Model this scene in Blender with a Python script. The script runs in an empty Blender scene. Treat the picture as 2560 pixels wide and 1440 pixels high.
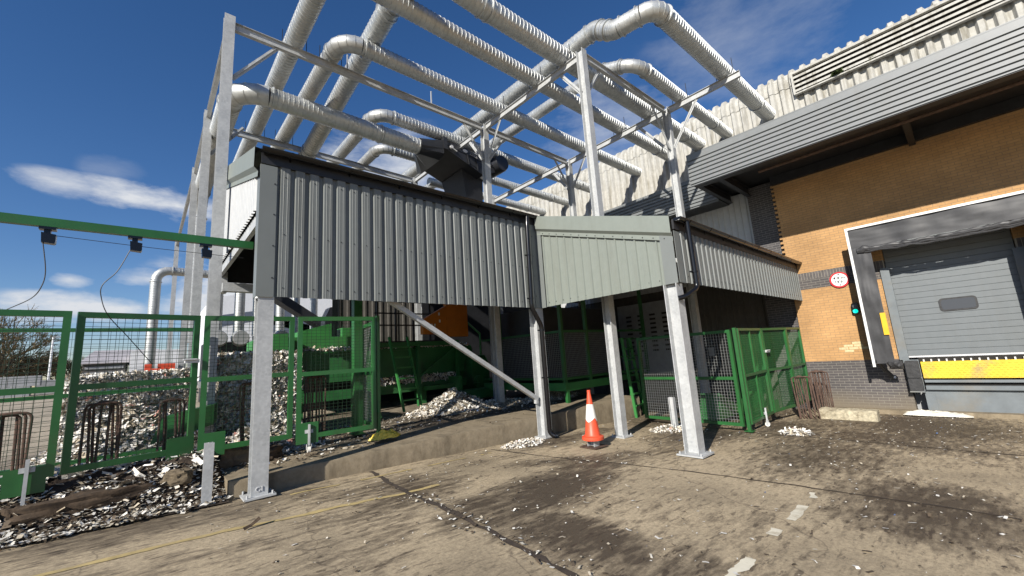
import bpy, math, random
from mathutils import Vector, Matrix, noise
R = random.Random(7)
C = bpy.context.scene.collection
rad = math.radians

# ------------------------------------------------------------ camera, sky, sun, exposure
cam = bpy.data.cameras.new('camera'); cam_o = bpy.data.objects.new('camera', cam); C.objects.link(cam_o)
cam.sensor_width = 36; cam.lens = 14.309; cam.clip_start = .05; cam.clip_end = 2000
def camera_axes(yaw, pitch, roll):
    cy, sy = math.cos(yaw), math.sin(yaw); cp, sp = math.cos(pitch), math.sin(pitch)
    right = Vector((cy, -sy, 0)); fwd = Vector((sy*cp, cy*cp, sp)); down = fwd.cross(right)
    cr, sr = math.cos(roll), math.sin(roll)
    return right*cr+down*sr, -right*sr+down*cr, fwd
r_, d_, f_ = camera_axes(rad(42.2712), rad(9.64199), rad(3.85519))
m = Matrix((r_, -d_, -f_)).transposed().to_4x4(); m.translation = (0, 0, 1.63)
cam_o.matrix_world = m
bpy.context.scene.camera = cam_o
AZ, EL = rad(18), rad(29)
sun_dir = Vector((math.cos(EL)*math.cos(AZ), math.cos(EL)*math.sin(AZ), -math.sin(EL)))
sun = bpy.data.lights.new('sun', 'SUN'); sun.energy = 5.0; sun.angle = rad(.5); sun.color = (1, .945, .86)
sun_o = bpy.data.objects.new('sun', sun); C.objects.link(sun_o)
sun_o.rotation_euler = sun_dir.to_track_quat('-Z', 'Y').to_euler(); sun_o.location = (-20, -10, 30)
vs = bpy.context.scene.view_settings
vs.view_transform = 'Standard'; vs.look = 'None'; vs.gamma = 1; vs.exposure = .45
bpy.context.scene.cycles.diffuse_bounces = 1

def N(nt, kind, loc=None, **kw):
    n = nt.nodes.new(kind)
    for k, v in kw.items():
        if k.startswith('i_'):
            n.inputs[k[2:].replace('_', ' ')].default_value = v
        else: setattr(n, k, v)
    return n
def ramp(nt, stops, interp='LINEAR'):
    n = nt.nodes.new('ShaderNodeValToRGB'); cr = n.color_ramp; cr.interpolation = interp
    while len(cr.elements) < len(stops): cr.elements.new(.5)
    for e, (p, c) in zip(cr.elements, stops):
        e.position = p; e.color = (c, c, c, 1) if not isinstance(c, tuple) else (*c, 1)
    return n
def math_node(nt, op, a, b=None, c=None):
    n = nt.nodes.new('ShaderNodeMath'); n.operation = op
    for i, v in enumerate((a, b, c)):
        if v is None: continue
        if isinstance(v, (int, float)): n.inputs[i].default_value = v
        else: nt.links.new(v, n.inputs[i])
    return n.outputs[0]
def mixc(nt, f, a, b, mode='MIX'):
    n = nt.nodes.new('ShaderNodeMix'); n.data_type = 'RGBA'; n.blend_type = mode
    for i, v in ((0, f), (6, a), (7, b)):
        if isinstance(v, (int, float)): n.inputs[i].default_value = v
        elif isinstance(v, tuple): n.inputs[i].default_value = (*v, 1)
        else: nt.links.new(v, n.inputs[i])
    return n.outputs[2]

w = bpy.data.worlds.new('World'); bpy.context.scene.world = w; w.use_nodes = True
nt = w.node_tree; bg = nt.nodes['Background']
sky = N(nt, 'ShaderNodeTexSky', sky_type='NISHITA', sun_disc=False, sun_elevation=EL, sun_rotation=rad(251), air_density=1.0, dust_density=.1, ozone_density=2.5)
geo = N(nt, 'ShaderNodeTexCoord')
# clouds: soft puffs in the lower sky and thin wisps higher up
mp = N(nt, 'ShaderNodeMapping'); mp.inputs['Scale'].default_value = (5, 5, 13); nt.links.new(geo.outputs['Generated'], mp.inputs[0])
nz = N(nt, 'ShaderNodeTexNoise', i_Scale=1.6, i_Detail=8.0, i_Roughness=.62); nt.links.new(mp.outputs[0], nz.inputs['Vector'])
def puff(d, r, gain, flat=2.2):
    d = Vector(d).normalized()
    s = N(nt, 'ShaderNodeVectorMath', operation='SUBTRACT'); nt.links.new(geo.outputs['Generated'], s.inputs[0]); s.inputs[1].default_value = d
    k = N(nt, 'ShaderNodeVectorMath', operation='MULTIPLY'); nt.links.new(s.outputs[0], k.inputs[0]); k.inputs[1].default_value = (1, 1, flat)
    l = N(nt, 'ShaderNodeVectorMath', operation='LENGTH'); nt.links.new(k.outputs[0], l.inputs[0])
    t = math_node(nt, 'SUBTRACT', 1, math_node(nt, 'DIVIDE', l.outputs['Value'], r))
    t = math_node(nt, 'MAXIMUM', t, 0)
    a = math_node(nt, 'ADD', math_node(nt, 'MULTIPLY', t, 1.2), math_node(nt, 'MULTIPLY', math_node(nt, 'SUBTRACT', nz.outputs['Fac'], .56), 2.6))
    a = math_node(nt, 'MULTIPLY', a, math_node(nt, 'MULTIPLY', math_node(nt, 'MINIMUM', math_node(nt, 'MULTIPLY', t, 4), 1), gain))
    n = N(nt, 'ShaderNodeClamp'); nt.links.new(a, n.inputs[0]); return n.outputs[0]
tot = None
for d, r, g, fl in [((-.11,.935,.325), .08, .8, 3.2), ((-.03,.94,.325), .11, 1.15, 3.4), ((.03,.94,.318), .1, 1.15, 3.2), ((-.1,.98,.176), .035, .9, 2.), ((-.10,.99,.128), .12, 1.3, 3.2), ((.0,.985,.185), .06, .9, 2.4),
                ((.06,.985,.165), .06, .9, 2), ((.16,.97,.17), .2, 1.5, 2.), ((.40,.80,.40), .22, .9, 1.5), ((.35,.85,.40), .16, 1.1, 1.5), ((.73,.46,.47), .17, .4, 1.2), ((.8,.2,.56), .2, .22, 1.2), ((.3,.9,.3), .2, 1.0, 1.6), ((-.06,.93,.36), .05, .15, 1.5)]:
    p = puff(d, r, g, fl)
    tot = p if tot is None else math_node(nt, 'MAXIMUM', tot, p)
hs = N(nt, 'ShaderNodeHueSaturation', i_Saturation=1.24, i_Value=1.12); nt.links.new(sky.outputs[0], hs.inputs['Color'])
tint = mixc(nt, 1.0, hs.outputs[0], (.99, .97, 1.12), 'MULTIPLY')
col = mixc(nt, tot, tint, (8., 8.3, 8.8))
nt.links.new(col, bg.inputs['Color']); bg.inputs['Strength'].default_value = .066

# ------------------------------------------------------------ materials
def new_mat(name, base=(.5, .5, .5), rough=.6, metal=0., var=.0, scale=4., bump=0., spec=.5, detail=6, bscale=None, dirt=None):
    m = bpy.data.materials.new(name); m.use_nodes = True; nt = m.node_tree; b = nt.nodes['Principled BSDF']
    b.inputs['Roughness'].default_value = rough; b.inputs['Metallic'].default_value = metal
    b.inputs['Specular IOR Level'].default_value = spec; b.inputs['Base Color'].default_value = (*base, 1)
    if var or bump or dirt:
        tc = N(nt, 'ShaderNodeTexCoord')
        nz = N(nt, 'ShaderNodeTexNoise', i_Scale=scale, i_Detail=float(detail), i_Roughness=.6); nt.links.new(tc.outputs['Object'], nz.inputs['Vector'])
        if var or dirt:
            lo = tuple(max(0, c*(1-var)) for c in base); hi = tuple(min(1, c*(1+var)) for c in base)
            rp = ramp(nt, [(.3, lo), (.7, hi)]); nt.links.new(nz.outputs['Fac'], rp.inputs[0]); out = rp.outputs[0]
            if dirt:
                n2 = N(nt, 'ShaderNodeTexNoise', i_Scale=scale*.35, i_Detail=8.0, i_Roughness=.7); nt.links.new(tc.outputs['Object'], n2.inputs['Vector'])
                r2 = ramp(nt, [(.5, 0.), (.68, dirt[1])]); nt.links.new(n2.outputs['Fac'], r2.inputs[0])
                out = mixc(nt, r2.outputs[0], out, dirt[0])
            nt.links.new(out, b.inputs['Base Color'])
        if bump:
            bp = N(nt, 'ShaderNodeBump', i_Strength=bump, i_Distance=.02)
            if bscale:
                n3 = N(nt, 'ShaderNodeTexNoise', i_Scale=bscale, i_Detail=6.0); nt.links.new(tc.outputs['Object'], n3.inputs['Vector']); nt.links.new(n3.outputs['Fac'], bp.inputs['Height'])
            else: nt.links.new(nz.outputs['Fac'], bp.inputs['Height'])
            nt.links.new(bp.outputs[0], b.inputs['Normal'])
    return m
def galv(name, lo, hi, metal, rough, scale=22):
    m = bpy.data.materials.new(name); m.use_nodes = True; nt = m.node_tree; b = nt.nodes['Principled BSDF']
    tc = N(nt, 'ShaderNodeTexCoord')
    v = N(nt, 'ShaderNodeTexVoronoi', i_Scale=float(scale)); nt.links.new(tc.outputs['Object'], v.inputs['Vector'])
    nz = N(nt, 'ShaderNodeTexNoise', i_Scale=3.5, i_Detail=6.0, i_Roughness=.65); nt.links.new(tc.outputs['Object'], nz.inputs['Vector'])
    a = mixc(nt, .22, nz.outputs['Fac'], v.outputs['Color'])
    rp = ramp(nt, [(.3, lo), (.68, hi)]); nt.links.new(a, rp.inputs[0]); nt.links.new(rp.outputs[0], b.inputs['Base Color'])
    r2 = ramp(nt, [(.3, rough*.92), (.7, min(1, rough*1.1))]); nt.links.new(nz.outputs['Fac'], r2.inputs[0]); nt.links.new(r2.outputs[0], b.inputs['Roughness'])
    b.inputs['Metallic'].default_value = metal
    n9 = N(nt, 'ShaderNodeTexNoise', i_Scale=2.2, i_Detail=3.0); nt.links.new(tc.outputs['Object'], n9.inputs['Vector']); bp = N(nt, 'ShaderNodeBump', i_Strength=.35, i_Distance=.03); nt.links.new(n9.outputs['Fac'], bp.inputs['Height']); nt.links.new(bp.outputs[0], b.inputs['Normal'])
    return m
def island_mat(name, stops, rough=.8):
    m = bpy.data.materials.new(name); m.use_nodes = True; nt = m.node_tree; b = nt.nodes['Principled BSDF']
    g = N(nt, 'ShaderNodeNewGeometry'); rp = ramp(nt, stops, 'CONSTANT'); nt.links.new(g.outputs['Random Per Island'], rp.inputs[0])
    nt.links.new(rp.outputs[0], b.inputs['Base Color']); b.inputs['Roughness'].default_value = rough
    return m
def brick_mat(name, c1, c2, mortar, axis='x', spot=None, bias=0.):
    m = bpy.data.materials.new(name); m.use_nodes = True; nt = m.node_tree; b = nt.nodes['Principled BSDF']
    tc = N(nt, 'ShaderNodeTexCoord'); sp = N(nt, 'ShaderNodeSeparateXYZ'); nt.links.new(tc.outputs['Object'], sp.inputs[0])
    cb = N(nt, 'ShaderNodeCombineXYZ'); nt.links.new(sp.outputs['Y' if axis == 'x' else 'X'], cb.inputs[0]); nt.links.new(sp.outputs['Z'], cb.inputs[1])
    br = N(nt, 'ShaderNodeTexBrick', i_Scale=1.0, i_Mortar_Size=.006, i_Brick_Width=.225, i_Row_Height=.075, i_Bias=bias, i_Mortar_Smooth=.15)
    br.offset = .5
    nt.links.new(cb.outputs[0], br.inputs['Vector'])
    br.inputs['Color1'].default_value = (*c1, 1); br.inputs['Color2'].default_value = (*c2, 1); br.inputs['Mortar'].default_value = (*mortar, 1)
    nz = N(nt, 'ShaderNodeTexNoise', i_Scale=9.0, i_Detail=8.0, i_Roughness=.7); nt.links.new(cb.outputs[0], nz.inputs['Vector'])
    rp = ramp(nt, [(.25, .88), (.75, 1.08)]); nt.links.new(nz.outputs['Fac'], rp.inputs[0])
    n2 = N(nt, 'ShaderNodeTexNoise', i_Scale=.8, i_Detail=5.0); nt.links.new(cb.outputs[0], n2.inputs['Vector'])
    r2 = ramp(nt, [(.3, .76), (.7, 1.1)]); nt.links.new(n2.outputs['Fac'], r2.inputs[0])
    o = mixc(nt, 1., br.outputs['Color'], rp.outputs[0], 'MULTIPLY'); o = mixc(nt, 1., o, r2.outputs[0], 'MULTIPLY')
    if spot:   # mud splashed up the lowest courses
        mr = N(nt, 'ShaderNodeMapRange'); nt.links.new(math_node(nt, 'ADD', sp.outputs['Z'], math_node(nt, 'MULTIPLY', n2.outputs['Fac'], .5)), mr.inputs[0])
        mr.inputs[1].default_value = -.15; mr.inputs[2].default_value = .35; mr.inputs[3].default_value = .75; mr.inputs[4].default_value = 0
        o = mixc(nt, mr.outputs[0], o, spot)
    nt.links.new(o, b.inputs['Base Color']); b.inputs['Roughness'].default_value = .85
    bp = N(nt, 'ShaderNodeBump', i_Strength=.5, i_Distance=.008); nt.links.new(math_node(nt, 'SUBTRACT', math_node(nt, 'MULTIPLY', nz.outputs['Fac'], .3), br.outputs['Fac']), bp.inputs['Height']); nt.links.new(bp.outputs[0], b.inputs['Normal'])
    return m
def streak_mat(name, lo, hi, stain, rough=.6, sc=(3, 3, .35), amt=.6, bump=0):   # weathering that runs down a sheet
    m = bpy.data.materials.new(name); m.use_nodes = True; nt = m.node_tree; b = nt.nodes['Principled BSDF']
    tc = N(nt, 'ShaderNodeTexCoord'); mp = N(nt, 'ShaderNodeMapping'); mp.inputs['Scale'].default_value = sc; nt.links.new(tc.outputs['Object'], mp.inputs[0])
    nz = N(nt, 'ShaderNodeTexNoise', i_Scale=1.6, i_Detail=8.0, i_Roughness=.65); nt.links.new(mp.outputs[0], nz.inputs['Vector'])
    n2 = N(nt, 'ShaderNodeTexNoise', i_Scale=6.0, i_Detail=8.0, i_Roughness=.7); nt.links.new(tc.outputs['Object'], n2.inputs['Vector'])
    rp = ramp(nt, [(.3, lo), (.7, hi)]); nt.links.new(n2.outputs['Fac'], rp.inputs[0])
    r2 = ramp(nt, [(.5, 0.), (.72, amt)]); nt.links.new(nz.outputs['Fac'], r2.inputs[0])
    nt.links.new(mixc(nt, r2.outputs[0], rp.outputs[0], stain), b.inputs['Base Color']); b.inputs['Roughness'].default_value = rough
    if bump:
        bp = N(nt, 'ShaderNodeBump', i_Strength=bump, i_Distance=.02); nt.links.new(n2.outputs['Fac'], bp.inputs['Height']); nt.links.new(bp.outputs[0], b.inputs['Normal'])
    return m

M = dict(
 steel=galv('galvanised_steel', (.36,.37,.37), (.52,.53,.525), .12, .5, 30),
 duct=galv('duct_zinc', (.42,.43,.42), (.56,.57,.555), .58, .45, 9),
 clad=streak_mat('grey_cladding', (.155,.167,.16), (.172,.184,.176), (.1,.1,.087), .46, amt=.5, bump=.05),  # kept darker than step so the front sheets read as less lit
 step=streak_mat('sunlit_green_grey_cladding', (.2,.222,.195), (.22,.242,.214), (.15,.155,.13), .42, amt=.35),  # same sheeting, lightened and greened in colour to carry the sun
 flash=new_mat('grey_flashing', (.165,.178,.17), .42, var=.06, scale=2),
 endclad=streak_mat('pale_cladding', (.42,.43,.43), (.5,.51,.51), (.35,.35,.33), .45, amt=.3),
 canopy=streak_mat('canopy_cladding', (.165,.177,.18), (.19,.2,.202), (.15,.147,.135), .45, sc=(2, 2, .5), amt=.4),
 asbestos=streak_mat('fibre_cement', (.36,.35,.31), (.5,.485,.44), (.17,.15,.105), .85, sc=(4, 4, .5), amt=.85, bump=.25),
 black=new_mat('black_plastic', (.006,.006,.007), .22, spec=.45),
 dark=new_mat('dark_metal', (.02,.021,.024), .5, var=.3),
 shadecl=streak_mat('shade_toned_cladding', (.075,.07,.06), (.1,.092,.08), (.05,.043,.035), .8, amt=.6),  # shade on paler walls put into a darker brown base colour
 fan=new_mat('black_paint', (.022,.023,.027), .4, var=.2, scale=3),
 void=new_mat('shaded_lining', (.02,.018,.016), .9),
 orange=brick_mat('buff_brick', (.52,.30,.125), (.46,.262,.108), (.33,.215,.115)),
 blue=brick_mat('grey_brick', (.105,.093,.09), (.08,.073,.074), (.25,.235,.2), spot=(.19,.155,.105)),
 bluepier=brick_mat('pier_brick', (.085,.078,.078), (.06,.057,.06), (.2,.19,.18)),
 soldier=new_mat('soldier_brick', (.105,.095,.092), .85, var=.3, scale=9),
 pale=new_mat('cleaned_brick', (.56,.47,.27), .85, var=.25, scale=20),
 mortar=new_mat('mortar', (.34,.31,.25), .9),
 plinth=streak_mat('plinth_concrete', (.19,.15,.095), (.30,.245,.165), (.085,.066,.042), .9, sc=(1.5, 1.5, .4), amt=.85, bump=.6),
 stone=streak_mat('dirty_stone', (.07,.05,.032), (.24,.19,.12), (.04,.028,.018), .95, sc=(4, 4, 4), amt=.8, bump=1.),
 block=new_mat('rough_concrete', (.42,.37,.26), .95, var=.35, scale=14, bump=1., dirt=((.16,.12,.07), .8)),
 press=new_mat('bright_green', (.04,.2,.05), .4, var=.16, scale=2, dirt=((.06,.08,.04), .6)),
 green=new_mat('green_paint', (.02,.108,.028), .38, var=.16, scale=3, dirt=((.045,.07,.03), .6)),
 mesh=new_mat('green_wire', (.012,.036,.016), .5),
 wire=new_mat('zinc_wire', (.3,.31,.3), .5, metal=.4),
 dgreen=new_mat('machine_green', (.025,.14,.038), .45, var=.2, scale=2, dirt=((.05,.05,.035), .6)),
 rust=new_mat('rusty_steel', (.085,.05,.035), .85, var=.5, scale=12),
 paperbody=new_mat('packed_paper', (.36,.31,.23), .95, var=.6, scale=16, bump=1., detail=8),
 paper=island_mat('shredded_paper', [(0, (.78,.74,.66)), (.34, (.68,.61,.5)), (.5, (.6,.52,.39)), (.58, (.84,.82,.77)), (.86, (.4,.33,.23)), (.93, (.16,.12,.08)), (.985, (.5,.25,.2))]),
 scrap=island_mat('paper_scrap', [(0, (.68,.65,.58)), (.26, (.46,.40,.30)), (.40, (.10,.072,.045)), (.74, (.58,.54,.45)), (.86, (.075,.055,.035)), (.992, (.1,.16,.3))]),
 timber=streak_mat('rotten_timber', (.03,.02,.012), (.105,.07,.042), (.016,.011,.008), .95, sc=(.6, 5, 14), amt=.95, bump=1.),
 mud=new_mat('dark_mulch', (.035,.023,.015), .95, var=.6, scale=14, bump=1., dirt=((.10,.07,.045), .7)),
 redpl=new_mat('cone_red', (.72,.085,.035), .45, var=.12, scale=6, dirt=((.45,.1,.05), .5)),
 whitepl=new_mat('worn_white', (.74,.72,.66), .6, var=.08, scale=9, dirt=((.3,.29,.26), .8)),
 white=new_mat('white_paint', (.76,.76,.74), .5, var=.04),
 yellow=new_mat('yellow_paint', (.78,.45,.015), .5, var=.1),
 tread=new_mat('worn_yellow', (.74,.50,.035), .6, var=.15, scale=6, dirt=((.28,.22,.12), .8)),
 curtain=new_mat('dock_rubber', (.04,.04,.042), .5, var=.2, scale=5),
 rubber=new_mat('bumper_rubber', (.03,.03,.031), .6, var=.35, scale=9, bump=.5),
 door=streak_mat('door_grey', (.135,.152,.16), (.155,.17,.178), (.12,.125,.12), .5, amt=.3),
 pit=new_mat('dock_grey', (.155,.175,.185), .6, var=.15, scale=3, dirt=((.2,.17,.12), .5)),
 glass=new_mat('dull_glass', (.06,.065,.075), .25),
 red=new_mat('sign_red', (.55,.02,.025), .4), signwhite=new_mat('sign_white', (.8,.8,.8), .4), ink=new_mat('sign_black', (.01,.01,.01), .5),
 alu=new_mat('aluminium_trim', (.62,.62,.62), .45, metal=.2),
 orangebox=new_mat('orange_panel', (.52,.16,.012), .45, var=.1),
 yline=new_mat('worn_yellow_line', (.45,.345,.15), .85, var=.2, scale=9, dirt=((.34,.265,.15), .9)),
 wline=new_mat('worn_white_line', (.72,.67,.53), .8, var=.06, scale=12, dirt=((.4,.33,.22), .85)),
 sack=new_mat('white_sack', (.72,.68,.58), .8, var=.1, scale=5, bump=.4),
 ybag=new_mat('yellow_plastic', (.66,.5,.06), .4, var=.2, scale=20, bump=.6),
 farwhite=streak_mat('white_cladding', (.66,.67,.68), (.76,.77,.78), (.6,.6,.6), .6, amt=.3),
 farband=new_mat('blue_grey_band', (.10,.12,.16), .6), fargrey=new_mat('far_grey', (.3,.31,.32), .7, var=.2), farroof=new_mat('far_roof', (.36,.34,.35), .7, var=.15), fardark=new_mat('far_dark', (.07,.065,.06), .8, var=.4, scale=1.5),
 bark=new_mat('bark', (.11,.085,.05), .95, var=.3), twig=new_mat('twig', (.15,.115,.06), .95), moss=new_mat('moss', (.035,.055,.008), .95, var=.4, scale=20, bump=1.),
 joint=new_mat('joint_filler', (.055,.04,.028), .95, var=.4, scale=14, bump=.6))
def emit_mat(name, col, s):
    m = bpy.data.materials.new(name); m.use_nodes = True; b = m.node_tree.nodes['Principled BSDF']
    b.inputs['Base Color'].default_value = (*col, 1); b.inputs['Emission Color'].default_value = (*col, 1); b.inputs['Emission Strength'].default_value = s; return m
M['lamp'] = emit_mat('green_lamp', (.0, .75, .55), 1.0)

def concrete_ground(name, tone):
    m = bpy.data.materials.new(name); m.use_nodes = True; nt = m.node_tree; b = nt.nodes['Principled BSDF']
    tc = N(nt, 'ShaderNodeTexCoord'); at = N(nt, 'ShaderNodeAttribute', attribute_name='stain')
    n1 = N(nt, 'ShaderNodeTexNoise', i_Scale=.55, i_Detail=9.0, i_Roughness=.62); nt.links.new(tc.outputs['Object'], n1.inputs['Vector'])
    mp = N(nt, 'ShaderNodeMapping'); mp.inputs['Scale'].default_value = (1, 3.2, 1); mp.inputs['Rotation'].default_value = (0, 0, rad(8)); nt.links.new(tc.outputs['Object'], mp.inputs[0])
    n2 = N(nt, 'ShaderNodeTexNoise', i_Scale=3.2, i_Detail=10.0, i_Roughness=.7); nt.links.new(mp.outputs[0], n2.inputs['Vector'])
    n3 = N(nt, 'ShaderNodeTexNoise', i_Scale=26.0, i_Detail=7.0, i_Roughness=.85); nt.links.new(tc.outputs['Object'], n3.inputs['Vector'])
    base = ramp(nt, [(.28, tuple(c*.6 for c in tone)), (.5, tone), (.72, tuple(min(1, c*1.22) for c in tone))]); nt.links.new(n1.outputs['Fac'], base.inputs[0])
    sp = ramp(nt, [(.3, .5), (.5, 1.), (.72, 1.4)]); nt.links.new(n3.outputs['Fac'], sp.inputs[0])
    m5 = N(nt, 'ShaderNodeMapping'); m5.inputs['Scale'].default_value = (2.5, 40, 1); m5.inputs['Rotation'].default_value = (0, 0, rad(3)); nt.links.new(tc.outputs['Object'], m5.inputs[0])
    n5 = N(nt, 'ShaderNodeTexNoise', i_Scale=1.0, i_Detail=5.0, i_Roughness=.7); nt.links.new(m5.outputs[0], n5.inputs['Vector'])
    br_ = ramp(nt, [(.3, .9), (.7, 1.08)]); nt.links.new(n5.outputs['Fac'], br_.inputs[0])
    o = mixc(nt, 1., base.outputs[0], sp.outputs[0], 'MULTIPLY'); o = mixc(nt, 1., o, br_.outputs[0], 'MULTIPLY')
    n6 = N(nt, 'ShaderNodeTexNoise', i_Scale=1.3, i_Detail=4.0); nt.links.new(tc.outputs['Object'], n6.inputs['Vector'])
    w6 = N(nt, 'ShaderNodeVectorMath', operation='ADD'); nt.links.new(tc.outputs['Object'], w6.inputs[0]); nt.links.new(n6.outputs['Color'], w6.inputs[1])
    v6 = N(nt, 'ShaderNodeTexVoronoi', feature='DISTANCE_TO_EDGE', i_Scale=.42); nt.links.new(w6.outputs[0], v6.inputs['Vector'])
    ck = ramp(nt, [(.0, .55), (.006, .0)]); nt.links.new(v6.outputs['Distance'], ck.inputs[0]); o = mixc(nt, ck.outputs[0], o, (.07, .05, .034))
    # oil and wet mud: the large shapes come from the attribute, the ragged edge from noise
    k = math_node(nt, 'ADD', at.outputs['Fac'], math_node(nt, 'MULTIPLY', math_node(nt, 'SUBTRACT', n2.outputs['Fac'], .5), 2.3))
    k = math_node(nt, 'ADD', k, math_node(nt, 'MULTIPLY', math_node(nt, 'SUBTRACT', n1.outputs['Fac'], .5), .9))
    mr = ramp(nt, [(.22, 0.), (.5, .46), (.92, .93)]); nt.links.new(k, mr.inputs[0])
    o2 = mixc(nt, mr.outputs[0], o, (.06, .043, .028))
    # small dark flecks of damp paper pulp
    n4 = N(nt, 'ShaderNodeTexNoise', i_Scale=4.6, i_Detail=6.0, i_Roughness=.6); nt.links.new(mp.outputs[0], n4.inputs['Vector'])
    fl = ramp(nt, [(.575, 0.), (.63, .8)]); nt.links.new(n4.outputs['Fac'], fl.inputs[0])
    fk = math_node(nt, 'MULTIPLY', fl.outputs[0], math_node(nt, 'MINIMUM', math_node(nt, 'ADD', math_node(nt, 'MULTIPLY', at.outputs['Fac'], 1.3), .4), 1))
    o3 = mixc(nt, fk, o2, (.05, .034, .022))
    nt.links.new(o3, b.inputs['Base Color'])
    rr = ramp(nt, [(0., .9), (1., .62)]); nt.links.new(mr.outputs[0], rr.inputs[0]); nt.links.new(rr.outputs[0], b.inputs['Roughness'])
    bp = N(nt, 'ShaderNodeBump', i_Strength=.55, i_Distance=.012); nt.links.new(math_node(nt, 'ADD', n3.outputs['Fac'], math_node(nt, 'MULTIPLY', n2.outputs['Fac'], .8)), bp.inputs['Height']); nt.links.new(bp.outputs[0], b.inputs['Normal'])
    return m
M['ground'] = concrete_ground('stained_concrete', (.425, .34, .22))
M['yard'] = concrete_ground('yard_concrete', (.37, .315, .23))

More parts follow.
